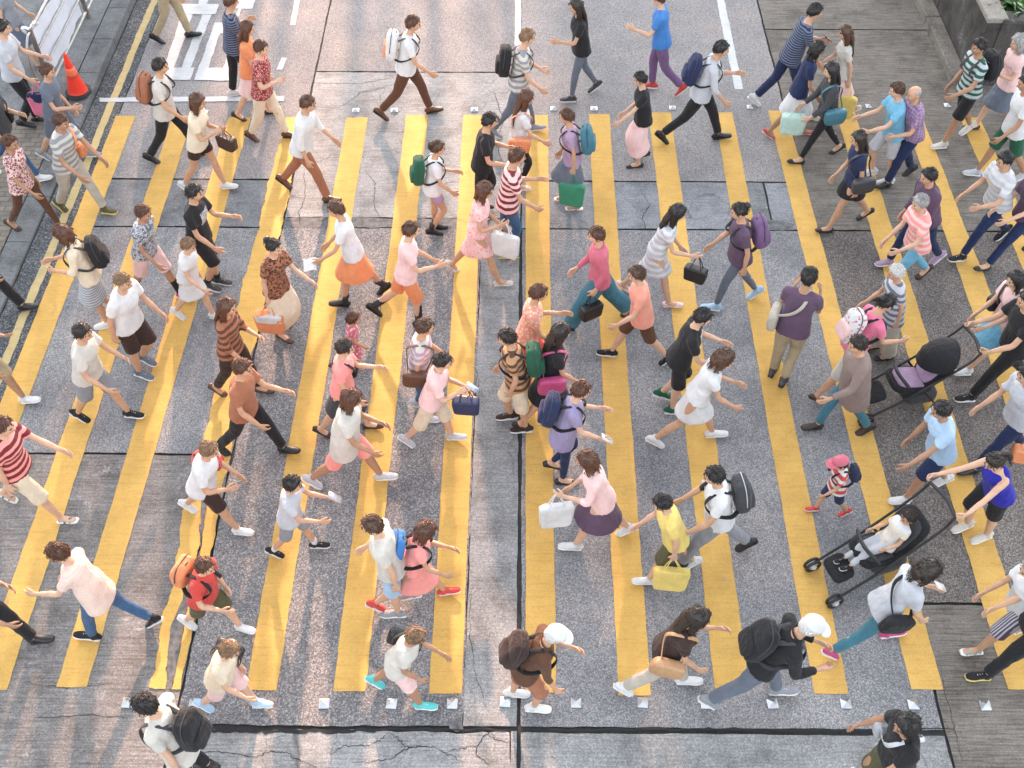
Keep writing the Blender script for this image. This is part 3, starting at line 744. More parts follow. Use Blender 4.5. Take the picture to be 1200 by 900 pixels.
def bag_obj(kind, label, col, M4, parts, cat=None):
    """parts: list of (name, MB, material, parent name); the first is the root mesh"""
    root = None; names = {}
    for nm, mb, mt in parts:
        V, F, Mi = mb.arr()
        if root is None:
            c = V.mean(0)
            o = obj(nm, V - c, F, mt if isinstance(mt, list) else [mt], None, Mi); root = o; rc = c
            o.matrix_world = M4 @ Matrix.Translation(c)
        else: o = obj(nm, V - rc, F, mt if isinstance(mt, list) else [mt], root, Mi)
    return tag(root, label, cat or kind.replace('_', ' '))

SEED = [0]
def person(label, hx, hy, yaw, h=1.67, sex='m', ph='a', front='L', top=('tee', 'white'), bot=('trousers', 'black'), hair=('short', 'black'), shoe=('sneaker', 'white'), skin=0,
           lean=7, aL=None, aR=None, turn=0, nod=8, fat=1.0, bags=(), hz=None, seat=False, pos=None, cat='person', gripL=False, gripR=False, root_z=0.0):
    SEED[0] += 1; seed = SEED[0]; rr = np.random.RandomState(seed); h *= .975; skin = min(2, max(skin, int(np.random.RandomState(seed + 500).rand() * 2.4)))
    s = h / 1.70; child = h < 1.35; hs = (h / 1.70) ** (.45 if child else .8); W = s * fat * (1 if sex == 'm' else .93); fem = sex == 'f'
    T_, Sh = .43 * s, .41 * s; hipw = .088 * s * (1.02 if fem else 1)
    # ---- legs
    pa, pb = PH[ph]; stz = rr.uniform(.62, 1.05)
    jit = lambda t: (t[0] * stz + rr.uniform(-2, 2), max(2, t[1] + rr.uniform(-3, 3)), t[2])
    legs = {front: jit(pa), 'R' if front == 'L' else 'L': jit(pb)}
    if seat: legs = {'L': (84, 38, 20), 'R': (80, 34, 16)}
    J = {}; low = 9
    for sd, (a, k, f) in legs.items():
        y = hipw if sd == 'L' else -hipw; a, k, f = R(a), R(k), R(f)
        hip = np.array((0, y, 0)); kn = hip + T_ * np.array((math.sin(a), 0, -math.cos(a)))
        an = kn + Sh * np.array((math.sin(a - k), 0, -math.cos(a - k)))
        fr = Ry(-f); an2 = an + np.array((0, 0, 0))
        low = min(low, *(an2 + fr @ (np.array(q) * s))[2:3] if False else (an2 + fr @ (np.array((-.055, 0, -.088)) * s))[2:3], *(an2 + fr @ (np.array((.11, 0, -.088)) * s))[2:3])
        J[sd] = [hip, kn, an2, fr]
    up = np.array((0, 0, -low + (root_z if seat else 0)))
    for sd in J: J[sd][0] = J[sd][0] + up; J[sd][1] = J[sd][1] + up; J[sd][2] = J[sd][2] + up
    pel = up.copy()
    Tm = Ry(R(lean)) @ Rz(R(rr.uniform(-5, 5)))
    tp = lambda x, y, z: pel + Tm @ (np.array((x, y, z)) * s)
    sw = .178 * W if not fem else .162 * W
    neck0 = tp(0, 0, .52)
    hd = Ry(R(lean * .4 + nod)) @ Rz(R(turn)); hc = neck0 + Ry(R(lean * .7 + 6)) @ np.array((.02 * s, 0, .165 * s * (.9 if child else 1)))
    # ---- arms
    dft = {front: (-17 + rr.uniform(-8, 6), 7, 16), ('R' if front == 'L' else 'L'): (14 + rr.uniform(-8, 8), 7, 30)}
    for sd_ in 'LR':
        u_ = rr.rand()
        if u_ < .22: dft[sd_] = (rr.uniform(0, 25), rr.uniform(5, 14), rr.uniform(60, 105), rr.uniform(15, 40))
        elif u_ < .45: dft[sd_] = (dft[sd_][0] * .5, rr.uniform(4, 12), rr.uniform(12, 45))
    A = {'L': aL or dft['L'], 'R': aR or dft['R']}
    arm = {}
    for sd, v in A.items():
        if not (gripL or gripR or seat) and v[0] > 22: v = (v[0] * .68, v[1] * .8, v[2] * 1.1 + 4) + tuple(v[3:])      # relaxed arms stay near the body
        sg = 1 if sd == 'L' else -1
        shd = tp(0, 0, .445) + Tm @ np.array((0, sg * (sw - .01), 0)); a, ab, e = (R(q) for q in v[:3]); inn = R(v[3]) if len(v) > 3 else R(10)
        d = np.array((math.sin(a) * math.cos(ab), sg * math.sin(ab), -math.cos(a) * math.cos(ab)))
        el = shd + .285 * s * d
        b2 = a + e; d2 = np.array((math.sin(b2), sg * math.sin(ab - inn * (1 if e > .3 else .3)), -math.cos(b2))); d2 /= np.linalg.norm(d2)
        wr = el + .245 * s * d2
        z_ = -d2; xr = np.array((1., 0, 0)) if abs(z_[0]) < .9 else np.array((0., 0, 1.)); yv = np.cross(z_, xr); yv /= np.linalg.norm(yv); xv = np.cross(yv, z_)
        arm[sd] = (shd, el, wr, np.stack([xv, yv, z_], 1))
    # ---- body mesh
    b = MB(); f_ = W
    slv = {'tee': .62, 'polo': .66, 'shirt': 1.85, 'short_shirt': .72, 'tank': 0, 'coat': 1.9, 'dress': .45, 'tunic': .6, 'rolled': 1.35}[top[0]]
    longleg = bot[0] in ('trousers', 'jeans', 'tight', 'wide'); shin_c = .84 if longleg else 1; th_c = 1 if bot[0] == 'none' or bot[0].startswith('skirt') or bot[0] == 'shorts_mini' else .86
    sc_s = 1 if top[0] == 'tank' else .78; sc_e = .8 if slv > 1 else 1
    hipr = (.154 * f_ * (1.04 if fem else 1), .108 * f_); wa = (.135 * f_ * (.90 if fem else 1), .098 * f_); chs = (.158 * f_, .116 * f_)
    b.add(*tube([tp(0, 0, -.05), tp(0, 0, .03), tp(.0, 0, .14), tp(.005, 0, .24), tp(.012 if fem else .008, 0, .35), tp(0, 0, .44), tp(0, 0, .49), tp(0, 0, .515)],
                [(.10 * f_, .085 * f_), (hipr[0] * .9, hipr[1] * .9), (.148 * f_, .106 * f_), wa, chs, (.145 * f_, .088 * f_), (.092 * f_, .064 * f_), (.056 * s, .054 * s)], 16, sub=2, sq=.9))
    b.add(*tube([tp(0, 0, .47), neck0, neck0 * .35 + hc * .65], [.064 * s, .054 * s, .050 * hs], 12, ref=(0, 1, 0)))
    thin = .92 if fem else 1
    for sd, (shd, el, wr, hm) in arm.items():
        b.add(*tube([tp(0, 0, .50), tp(0, 0, .492) * .5 + (shd + Tm @ np.array((0, 0, .012)) * s) * .5, shd], np.array([.045, .040, .040]) * s, 10, sub=2))
        b.add(*tube([shd * .75 + tp(0, 0, .43) * .25, shd, shd * .6 + el * .4, el, el * .65 + wr * .35, wr, ], np.array([.048 * sc_s, .050 * sc_s, .043 * (sc_s + .08 if slv else 1), .035 * sc_e, .037 * (sc_e if slv > 1.5 else 1), .024]) * s * fat ** .5 * thin, 10, sub=2))
    bare = shoe[0] in ('sandal', 'flat', 'heel')
    for sd, (hp, kn, an, fr) in J.items():
        sg = 1 if sd == 'L' else -1
        cf = kn * .62 + an * .38 + np.array((-.012 * s, 0, 0))
        b.add(*tube([hp + (0, 0, .04 * s), hp * .8 + kn * .2, hp * .3 + kn * .7, kn, cf, an * .88 + kn * .12, an], np.array([.080 * min(1, th_c), .084 * th_c, .062 * th_c, .050 * (th_c if longleg or bot[0] == 'shorts_long' else 1), .053 * shin_c, .036 * shin_c, .034]) * s * fat ** .6 * (1.02 if fem else 1), 12, sub=2))
        if bare:
            q = lambda x, z, y=0: an + fr @ (np.array((x, y, z)) * s)
            b.add(*tube([q(-.035, -.04), q(0, -.035), q(.06, -.052), (q(.12, -.066)), q(.155, -.070)], np.array([(.030, .036), (.033, .042), (.038, .028), (.042, .018), (.034, .013)]) * s, 10, sub=2))
    V0, F0, _ = b.arr()
    # fine head and hands
    det = MB(); det.add((HEADV * hs) @ hd.T + hc, HEADF, 0); det.M[-1] = HEADM
    for sd, (shd, el, wr, hm) in arm.items():
        sg = 1 if sd == 'L' else -1
        hv, hf, _ = hand_mb(sg, .45 + .2 * rr.rand(), (gripL if sd == 'L' else gripR))
        det.add((hv * s * 1.02) @ hm.T + wr, hf)
    # ---- world matrix: the head is put where the photograph shows it
    cz = P(hx, hy, hc[2]); yr = R(yaw); cw = Rz(yr) @ hc
    loc = Vector((cz.x - cw[0], cz.y - cw[1], 0)) if pos is None else Vector(pos)
    M4 = Matrix.Translation(loc) @ Matrix.Rotation(yr, 4, 'Z')
    root = bpy.data.objects.new('person', bpy.data.meshes.new('person')); COL.objects.link(root); root.matrix_world = M4
    tag(root, label, cat)
    dV, dF, dM = det.arr()
    def body_cb(V, N, F):
        v = np.concatenate([V, dV]); f = np.concatenate([F, dF + len(V)]); mi = np.concatenate([np.zeros(len(F), int), dM])
        old = root.data; root.data = new_mesh('person', v, f, [SKINS[skin], M_eye, M_lip, M_brow, M_white_eye], mi); bpy.data.meshes.remove(old)
    queue(V0, F0, .015 * s, 3, body_cb)

    def garment(name, mb, mat, amp=.006, vox=.0145, extra=None):
        V, F, _ = mb.arr()
        def cb(v, n, f, name=name): obj(name, folds(v, n, amp, seed * 7 + len(name)), f, mat, root)
        queue(V, F, vox, 3, cb)
    # ---- top
    tk, tc = top[0], top[1:]
    tmat = fab(*tc)
    long_top = {'dress': .0, 'tunic': -.20, 'coat': -.30}.get(tk, -.06 - .04 * rr.rand())
    off = .014 if tk != 'coat' else .026
    loose = 1 + .10 * rr.rand() + (.12 if tk in ('coat', 'tunic') else 0)
    def torso_mb(hem):
        q = MB(); hb = np.array(hipr) * (1 + .06 * loose) + off
        q.add(*tube([tp(0, 0, hem), tp(0, 0, hem * .4 + .02), tp(-.003, 0, .13), tp(0, 0, .24), tp(.012 if fem else .008, 0, .35), tp(0, 0, .44), tp(0, 0, .487), tp(0, 0, .505)],
                    [hb * 1.12 + .016, hb * 1.07 + .010, np.array((.150 * f_, .112 * f_)) * loose + off, np.array(wa) * loose * 1.03 + off, np.array(chs) + off + .004, (.152 * f_ + off, .096 * f_ + off + .004), (.122 * f_ + off, .080 * f_ + off), (.080 * s, .074 * s)], 18, sub=2, rnd=False, sq=.92))
        return q
    def sleeves(q, frac, r0=.060, r1=.050):
        for sd, (shd, el, wr, hm) in arm.items():
            q.add(*tube([tp(0, 0, .485), tp(0, 0, .485) * .5 + (shd + Tm @ np.array((0, 0, .014)) * s) * .5, shd], np.array([.056, .056, .060]) * s, 12, sub=2))
            st = shd * .7 + tp(0, 0, .42) * .3
            if frac <= 1:
                e = shd + (el - shd) * frac; q.add(*tube([st, shd, shd * .5 + e * .5, e], np.array([.068, .066, .062, .061]) * s * fat ** .5, 12, sub=2, rnd=False))
            else:
                e = el + (wr - el) * (frac - 1); q.add(*tube([st, shd, shd * .5 + el * .5, el, el * .5 + e * .5, e], np.array([.068, .066, .058, .051, .046, .040]) * s * fat ** .5, 12, sub=2, rnd=False))
        return q
    def skirt(q, f0, frac, flare):
        def lp(sd, t):
            hp, kn, an, _ = J[sd]; return hp + (kn - hp) * min(1, t / .5) + ((an - kn) * (t - .5) / .5 if t > .5 else 0)
        pts = []; rad = []
        for z in (.20, .10, .02): pts.append(tp(0, 0, z)); rad.append(((hipr[0] if z < .15 else wa[0]) + (.002 if z > .05 else .008), (hipr[1] if z < .15 else wa[1]) + (.002 if z > .05 else .008)) if tk != 'dress' else (hipr[0] + .016, hipr[1] + .016))
        for t in np.linspace(.18, frac, 5):
            a, c = lp('L', t), lp('R', t); m_ = (a + c) / 2; pts.append(np.array((m_[0], 0, pel[2] - (pel[2] - m_[2]) * 1.0)))
            rad.append((hipw + .085 * s + flare * t, min(abs(a[0] - c[0]) / 2, .16 * s) + (.088 * s) + flare * t * .8))
        q.add(*tube(pts[::-1], rad[::-1], 24, sub=2, rnd=False)); return q
    nm = {'tee': 't_shirt', 'polo': 'polo_shirt', 'shirt': 'shirt', 'short_shirt': 'shirt', 'tank': 'tank_top', 'coat': 'jacket', 'dress': 'dress', 'tunic': 'tunic', 'rolled': 'shirt'}[tk]
    q = torso_mb(long_top)
    if slv: sleeves(q, slv)
    if tk == 'dress': skirt(q, 0, bot[1] if isinstance(bot[1], float) else .5, .10)
    garment(nm, q, tmat, .008)
    if tk in ('polo', 'shirt', 'short_shirt', 'rolled'):
        cl = MB(); t0 = np.linspace(0, 2 * math.pi, 15)[:-1]
        ring = [tp(0, 0, .505) + Tm @ (np.array((.004 + .066 * math.cos(t), .070 * math.sin(t), .012 - .022 * math.cos(t))) * s) for t in t0[1:]]
        cl.add(*tube(ring, [(.016 * s, .006 * s)] * len(ring), 8, ref=(0, 0, 1), sub=1)); V_, F_, M_ = cl.arr(); obj('collar', V_, F_, tmat, root)
    # ---- bottom
    bk = bot[0]
    if bk != 'none' and tk != 'dress':
        bm = fab(*bot[1:]); q = MB()
        ho = .005
        q.add(*tube([tp(0, 0, -.06), tp(0, 0, .02), tp(0, 0, .10), tp(0, 0, .16)], [np.array((.130 * f_, .108 * f_)), np.array(hipr) + ho, np.array(hipr) * .95 + ho, np.array((.130 * f_, .094 * f_)) + ho], 18, sub=2, rnd=False, sq=.92))
        if bk.startswith('skirt'):
            q = MB(); skirt(q, 0, {'skirt': .48, 'skirt_long': .74, 'skirt_mini': .34}[bk], {'skirt': .16, 'skirt_long': .14, 'skirt_mini': .10}[bk]); garment('skirt', q, bm, .009)
        else:
            lo = {'trousers': 1.0, 'jeans': 1.0, 'tight': 1.0, 'wide': 1.0, 'shorts': .50, 'shorts_long': .60, 'shorts_mini': .28}[bk]
            fat_l = {'jeans': .95, 'tight': .86, 'wide': 1.25}.get(bk, 1.08)
            for sd, (hp, kn, an, fr) in J.items():
                ae = an + (kn - an) * .07
                P_ = [hp + (0, 0, .03 * s), hp * .75 + kn * .25, hp * .3 + kn * .7, kn, kn * .5 + ae * .5, ae]; R_ = [.078, .090, .080, .070, .062, .058 if bk != 'tight' else .046]
                if bk == 'wide': R_ = [.080, .094, .095, .09, .09, .09]
                if lo < 1:
                    e = hp + (kn - hp) * (lo / .5) if lo <= .5 else kn + (an - kn) * (lo - .5) / .5
                    P_ = [hp + (0, 0, .03 * s), hp * .75 + e * .25, hp * .4 + e * .6, e]; R_ = [.080, .094, .094, .092]; fat_l = 1.02
                q.add(*tube(P_, np.array(R_) * s * fat ** .6 * fat_l, 14, sub=2, rnd=False))
            garment({'jeans': 'jeans', 'tight': 'leggings'}.get(bk, 'shorts' if 'shorts' in bk else 'trousers'), q, bm, .009 if bk != 'tight' else .003)
    # ---- shoes
    sk, sc = shoe[0], shoe[1]
    for sd, (hp, kn, an, fr) in J.items():
        sg = 1 if sd == 'L' else -1
        q = lambda x, z, y=0: an + fr @ (np.array((x, y, z)) * s)
        u = MB(); so = MB(); soc = M_sole_b if (sc in ('black', 'dkbrown', 'brown', 'charcoal') and sk != 'sneaker') else M_sole_w
        if sk == 'runner': soc = fab('yellow')
        prof_ = [(-.085, .026), (-.07, .034), (-.02, .037), (.05, .039), (.11, .046), (.155, .043), (.188, .028)]
        so.add(*tube([q(x, -.081, .0) for x, _ in prof_], [(r * s, .0095 * s) for _, r in prof_], 12, sub=2, rnd=False, sq=.6))
        if sk in ('sneaker', 'leather', 'runner', 'boot'):
            hgt = {'boot': .10, 'sneaker': .0, 'leather': -.012, 'runner': 0}[sk]
            u.add(*tube([q(-.078, -.045), q(-.055, -.034), q(0, -.030), q(.05, -.040), (q(.10, -.054)), q(.15, -.060), q(.184, -.066)], np.array([(.026, .030), (.034, .040), (.036, .046), (.038, .036), (.044, .024), (.040, .018), (.026, .010)]) * s, 14, sub=2))
            u.add(*tube([q(-.02, -.05), q(-.012, -.01), q(-.008, .02 + hgt)], np.array([.045, .044, .045 if sk != 'boot' else .05]) * s, 12, sub=2, rnd=False))
            if sk in ('sneaker', 'runner'):
                for k in range(3): u.add(*tube([q(.045 + k * .02, -.012 - k * .010, -.022), q(.048 + k * .02, -.003 - k * .010, 0), q(.045 + k * .02, -.012 - k * .010, .022)], .0035 * s, 6, ref=(1, 0, 0), sub=2), 1)
        elif sk == 'flat' or sk == 'heel':
            u.add(*tube([q(-.078, -.052), q(-.055, -.046), q(-.02, -.052)], np.array([(.026, .026), (.035, .030), (.036, .022)]) * s, 12, sub=2)); u.add(*tube([q(.09, -.066), q(.13, -.063), q(.165, -.068), q(.186, -.072)], np.array([(.045, .017), (.043, .021), (.034, .016), (.018, .009)]) * s, 12, sub=2))
            for y_ in (-.033, .033): u.add(*tube([q(-.04, -.062, y_), q(.03, -.070, y_ * 1.05), q(.11, -.070, y_)], [(.005 * s, .012 * s)] * 3, 8, sub=2))
        else:
            for x0, x1 in ((.10, .13), (.03, .02)):
                u.add(*tube([q(x0, -.078, -.040), q(x0, -.038 + (.026 if x0 < .05 else 0), 0), q(x1, -.078, .040)], [(.011 * s, .004 * s)] * 3, 8, ref=(1, 0, 0), sub=4))
            u.add(*tube([q(-.02, -.055, -.038), q(-.055, -.03, 0), q(-.02, -.055, .038)], [(.004 * s, .008 * s)] * 3, 8, ref=(1, 0, 0), sub=4))
        V_, F_, M_ = u.arr(); so_n = {'sandal': 'sandal', 'boot': 'boot'}.get(sk, 'shoe')
        uo = obj(so_n, V_, F_, [fab(sc) if sk in ('sneaker', 'runner') else leather(sc), M_sole_w], root, M_)
        V_, F_, M_ = so.arr(); obj('sole', V_, F_, soc, uo)
        if len(shoe) > 2:
            kk = MB(); kk.add(*tube([an + (kn - an) * t for t in (.0, .2, float(shoe[3]) if len(shoe) > 3 else .35)], np.array([.040, .044, .050]) * s, 12, sub=2, rnd=False)); kk.obj('sock', fab(shoe[2]), root)
    # ---- hair
    hk, hcx = hair
    if hk not in ('bald',):
        hb = MB(); az = np.abs(np.arctan2(HY, HX)) / math.pi        # 0 front .. 1 back
        line = np.interp(az, [0, .18, .33, .45, .55, .7, 1], {'short': [.62, .58, .30, .0, -.12, -.38, -.50]}.get(hk if hk == 'short' else 'x', [.60, .52, .05, -.30, -.55, -.75, -.80]))
        if hk == 'crop': line = np.interp(az, [0, .2, .35, .5, .7, 1], [.66, .6, .4, .15, -.25, -.38])
        if hk == 'balding': line = np.interp(az, [0, .3, .42, .55, 1], [.9, .85, .35, .05, -.40])
        if hk in ('ponytail', 'bun'): line = np.interp(az, [0, .2, .35, .5, 1], [.64, .56, .20, -.05, -.45])
        vol = {'short': .011, 'crop': .006, 'balding': .005, 'bob': .020, 'long': .017, 'ponytail': .008, 'bun': .008, 'cap': .006, 'curly': .024, 'hat': .006}.get(hk, .012)
        tt = np.clip((HZ - line) / .10 + .5, 0, 1); tt = tt * tt * (3 - 2 * tt)
        if hk == 'balding': tt = tt * np.clip(((.62 - HZ) / .12), 0, 1)
        nz = np.sin(HX * 31 + seed) * np.cos(HY * 27 + HZ * 15 + seed * 2) + .8 * np.sin(HY * 47 + HX * 19)
        o_ = (vol * (1 + .35 * np.clip(HZ, 0, 1)) + vol * .22 * nz) * hs
        dirn = np.stack([HX, HY, HZ], 1)
        V = HV * hs + dirn * (o_ * tt - .010 * (1 - tt))[:, None]
        if hk == 'bob': V[:, 1] *= np.where(HZ < 0, 1.10, 1.0)
        hb.add(V, HF)
        HH = lambda x, y, z: np.array((x, y, z)) * hs
        if hk == 'ponytail': hb.add(*tube([HH(-.08, 0, .06), HH(-.125, 0, .06), HH(-.15, .01, 0), HH(-.15, .01, -.10), HH(-.14, .0, -.19)], np.array([.018, .024, .030, .026, .008]) * hs, 10, sub=3))
        if hk == 'bun': hb.add(*ell(HH(-.10, 0, .075), np.array((.040, .043, .040)) * hs, 12, 9))
        if hk == 'bob':
            for sg in (-1, 1): hb.add(*tube([HH(-.01, sg * .072, .03), HH(-.01, sg * .084, -.05), HH(.005, sg * .078, -.115)], np.array([(.020, .045), (.020, .050), (.010, .035)]) * hs, 10, ref=(0, 1, 0), sub=3))
            hb.add(*tube([HH(-.07, 0, .02), HH(-.085, 0, -.06), HH(-.075, 0, -.13)], np.array([(.07, .035), (.078, .035), (.06, .02)]) * hs, 14, sub=3))
        if hk == 'long':
            L = .26 + .12 * rr.rand()
            hb.add(*tube([HH(-.05, 0, .04), HH(-.080, 0, -.07), HH(-.10, 0, -.16), HH(-.105, 0, -.16 - L * .5), HH(-.09, .01, -.16 - L)], np.array([(.074, .05), (.082, .042), (.085, .034), (.078, .028), (.040, .012)]) * hs, 18, sub=4))
            for sg in (-1, 1): hb.add(*tube([HH(-.01, sg * .070, .04), HH(-.015, sg * .083, -.06), HH(-.01, sg * .080, -.16), HH(.0, sg * .07, -.16 - L * .4)], np.array([(.018, .04), (.018, .045), (.018, .035), (.006, .014)]) * hs, 10, sub=3))
        if True:
            V_, F_, M_ = hb.arr(); n0 = len(HV)
            if hk not in ('cap', 'hat', 'balding'):
                tf = MB(); tf.add(V_, F_, 0); pool = np.concatenate([np.where(tt > .75)[0]] * 1 + ([np.arange(n0, len(V_))] if len(V_) > n0 else []))
                for vi in rr.choice(pool, 260 if hk in ('long', 'bob') else 200):
                    p0 = V_[vi] + rr.normal(0, .003, 3); on = vi < n0; nn = p0 / np.linalg.norm(p0) if on else np.array((p0[0] + .02, p0[1], 0)) / (np.linalg.norm((p0[0] + .02, p0[1])) + 1e-6)
                    dn = np.array((-.35 if on else 0, 0, -1.)) + rr.normal(0, .16, 3); dn -= nn * (dn @ nn); dn /= np.linalg.norm(dn) + 1e-6
                    L_ = rr.uniform(.028, .050) * (1 if on else 1.7) * hs; lift = rr.uniform(-.002, .0025)
                    tf.add(*tube([p0 - nn * .003, p0 + dn * L_ * .5 + nn * (.003 + lift), p0 + dn * L_ + nn * (lift - (.009 if on else .001))], [(.0032, .0024), (.004, .0028), (.001, .0008)], 4, ref=np.cross(nn, dn), sub=1, rnd=False))
                V_, F_, M_ = tf.arr()
            V_[n0:] += (np.sin(V_[n0:, 1:2] * 420) * .0025 + rr.normal(0, .0012, (len(V_) - n0, 1))) * np.array((1, .3, 0))
            obj('hair', V_ @ hd.T + hc, F_, hair_mat('black' if hk in ('cap', 'hat') and hcx not in HAIRC else hcx), root)
        if hk in ('cap', 'hat'):
            cp = MB(); t2 = np.clip((HZ - .30) / .06 + .5, 0, 1); V = HV * hs * 1.0 + dirn * ((.020 * hs) * t2 - .02 * (1 - t2))[:, None]; V[:, 2] += .006 * t2; cp.add(V, HF)
            if hk == 'cap': cp.add(*tube([HH(.075, -.06, .040), HH(.135, -.045, .030), HH(.160, 0, .028), HH(.135, .045, .030), HH(.075, .06, .040)], np.array([(.006, .03)] * 5) * hs, 8, ref=(0, 0, 1), sub=3)); cp.add(*ell(HH(.10, 0, .036), np.array((.062, .062, .005)) * hs, 16, 6))
            else:
                a_ = np.linspace(0, 2 * math.pi, 21)[:-1]; cp.add(*ell(HH(0, 0, .036), np.array((.155, .145, .012)) * hs, 24, 6))
            V_, F_, M_ = cp.arr(); obj('cap' if hk == 'cap' else 'hat', V_ @ hd.T + hc, F_, fab(hcx if hcx in NC and hcx not in ('black',) or hk == 'cap' else 'white'), root)
    # ---- bags carried
    for bg_ in bags:
        k, col, bl = bg_[0], bg_[1], bg_[2]; opt = bg_[3] if len(bg_) > 3 else None
        mt = fab(col) if k not in ('handbag', 'shoulder') else leather(col)
        if k == 'backpack':
            m0 = MB(); c0 = tp(-.0, 0, .30) + Tm @ np.array((-(chs[1] + .030) - .085 * s, 0, 0)); sc_ = .85 if child else 1
            V_, F_ = ell((0, 0, 0), np.array((.085, .15, .22)) * s * sc_, 24, 18, None, .5); V_[:, 1] *= 1 - .22 * np.clip(V_[:, 2:3][:, 0] / .22, 0, 1) ** 2; V_ = V_ + .0045 * np.sin(V_ @ rr.normal(0, 34, (3, 3))); m0.add(V_ @ Tm.T + c0, F_); pk = MB(); pk.add(*ell(c0 + Tm @ np.array((-.075 * s, 0, -.07 * s)), np.array((.046, .115, .105)) * s * sc_, 18, 12, Tm, .42))
            zp = MB(); zp.add(*tube([c0 + Tm @ (np.array((x_, y_, z_)) * s * sc_) for x_, y_, z_ in ((-.02, -.152, -.05), (-.02, -.145, .10), (-.02, -.10, .20), (-.02, 0, .222), (-.02, .10, .20), (-.02, .145, .10), (-.02, .152, -.05))], .0055, 6, sub=4))
            prts = [('backpack', m0, fab(*opt) if opt else mt), ('front_pocket', pk, fab(col)), ('zip', zp, fab('charcoal' if col != 'charcoal' else 'ltgrey'))]
            for sg in (-1, 1):
                y = sg * .085 * s; w1 = MB(); dd = chs[1] + .026
                w1.add(*tube([tp(0, 0, .42) + Tm @ np.array((-dd, y * .8, 0)), tp(0, 0, .505) + Tm @ np.array((-.03, y, .0)), tp(0, 0, .49) + Tm @ np.array((.06 * s, y, 0)), tp(0, 0, .38) + Tm @ np.array((dd + .012, y * 1.15, 0)), tp(0, 0, .26) + Tm @ np.array((dd * .7, y * 1.85, 0)), tp(0, 0, .16) + Tm @ np.array((-dd * .5, y * 2.0, 0)), tp(0, 0, .14) + Tm @ np.array((-dd - .03, y * 1.2, 0))], [(.024 * s, .006 * s)] * 7, 8, ref=(0, 1, 0), sub=4)); prts.append(('strap', w1, fab('black' if col != 'black' else 'charcoal')))
            zz = MB(); zz.add(*tube([tp(0, 0, .50) + Tm @ np.array((-(chs[1] + .07), -.03, 0)), tp(0, 0, .53) + Tm @ np.array((-(chs[1] + .07), 0, 0)), tp(0, 0, .50) + Tm @ np.array((-(chs[1] + .07), .03, 0))], .006, 6, sub=3)); prts.append(('handle', zz, fab('charcoal')))
            bag_obj('backpack', bl, col, M4, prts)
        elif k in ('tote', 'shopping', 'handbag'):
            sd = opt or 'R'; shd, el, wr, hm = arm[sd]; hp_ = wr + hm @ np.array((0, 0, -.09 * s)); dm = {'tote': (.09, .34, .36), 'shopping': (.14, .34, .30), 'handbag': (.12, .28, .20)}[k]
            dm = np.array(dm) * (1 if s > .8 else .7)
            zt = hp_[2] - .14; zt = max(zt, dm[2] + .06); c0 = np.array((hp_[0], hp_[1] + (.03 if sd == 'L' else -.03), zt - dm[2] / 2)); tw = Rz(R(90 + rr.uniform(-25, 25)))
            m0 = MB(); V_, F_ = ell((0, 0, 0), dm / 2, 24, 18, None, .26); V_[:, 2] = V_[:, 2]; V_[:, 1] *= 1 + .06 * np.sin(V_[:, 2] * 9); V_ = V_ + .004 * np.sin(V_ @ rr.normal(0, 30, (3, 3))); m0.add(V_ @ tw.T + c0, F_)
            prts = [({'tote': 'tote_bag', 'shopping': 'shopping_bag', 'handbag': 'handbag'}[k], m0, mt)]
            if len(bg_) > 4:
                bd = MB(); bd.add(*[(a if i else a) for i, a in enumerate(ell(c0 + (0, 0, dm[2] * .28), dm / 2 * np.array((1.03, 1.02, .45)), 20, 10, tw, .35))]); prts.append(('top_band', bd, fab(bg_[4])))
            for sg in (-1, 1):
                hn = MB(); hn.add(*tube([c0 + tw @ np.array((sg * dm[0] * .35, -dm[1] * .25, dm[2] * .45)), hp_ + np.array((0, 0, -.012)) + tw @ np.array((sg * .006, -.02, 0)), hp_ + np.array((0, 0, -.012)) + tw @ np.array((sg * .006, .02, 0)), c0 + tw @ np.array((sg * dm[0] * .35, dm[1] * .25, dm[2] * .45))], .006, 6, ref=(1, 0, 0), sub=4)); prts.append(('handle', hn, leather(col) if k == 'handbag' else fab(col)))
            bag_obj(prts[0][0], bl, col, M4, prts)
        elif k in ('shoulder', 'sling'):
            sd = opt or 'R'; sg = 1 if sd == 'L' else -1
            c0 = tp(-.02, 0, .04) + Tm @ np.array((0, sg * (hipr[0] + .075), 0)); m0 = MB(); V_, F_ = ell((0, 0, 0), np.array((.16, .055, .125)) * s, 18, 12, None, .45); V_ = V_ + .004 * np.sin(V_ @ rr.normal(0, 30, (3, 3))); m0.add(V_ @ Tm.T + c0, F_)
            fl = MB(); V_, F_ = ell((0, sg * .02, .03), np.array((.163, .045, .095)) * s, 18, 10, None, .45); fl.add(V_ @ Tm.T + c0, F_)
            st = MB(); ys_ = -sg * .07 * s if k == 'sling' else sg * .12 * s; dd = chs[1] + .03
            st.add(*tube([c0 + Tm @ np.array((.10 * s, 0, .10 * s)), tp(0, 0, .25) + Tm @ np.array((dd, sg * .06 * s, 0)), tp(0, 0, .40) + Tm @ np.array((dd, ys_ * .6, 0)), tp(0, 0, .51) + Tm @ np.array((0.01, ys_, .0)), tp(0, 0, .40) + Tm @ np.array((-dd, ys_ * .6, 0)), tp(0, 0, .25) + Tm @ np.array((-dd, sg * .06 * s, 0)), c0 + Tm @ np.array((-.10 * s, 0, .10 * s))], [(.020 * s, .005 * s)] * 7, 8, ref=(0, 1, 0), sub=4))
            bag_obj('shoulder_bag', bl, col, M4, [('shoulder_bag', m0, mt), ('flap', fl, mt), ('strap', st, fab(bg_[4]) if len(bg_) > 4 else mt)])
        elif k == 'phone':
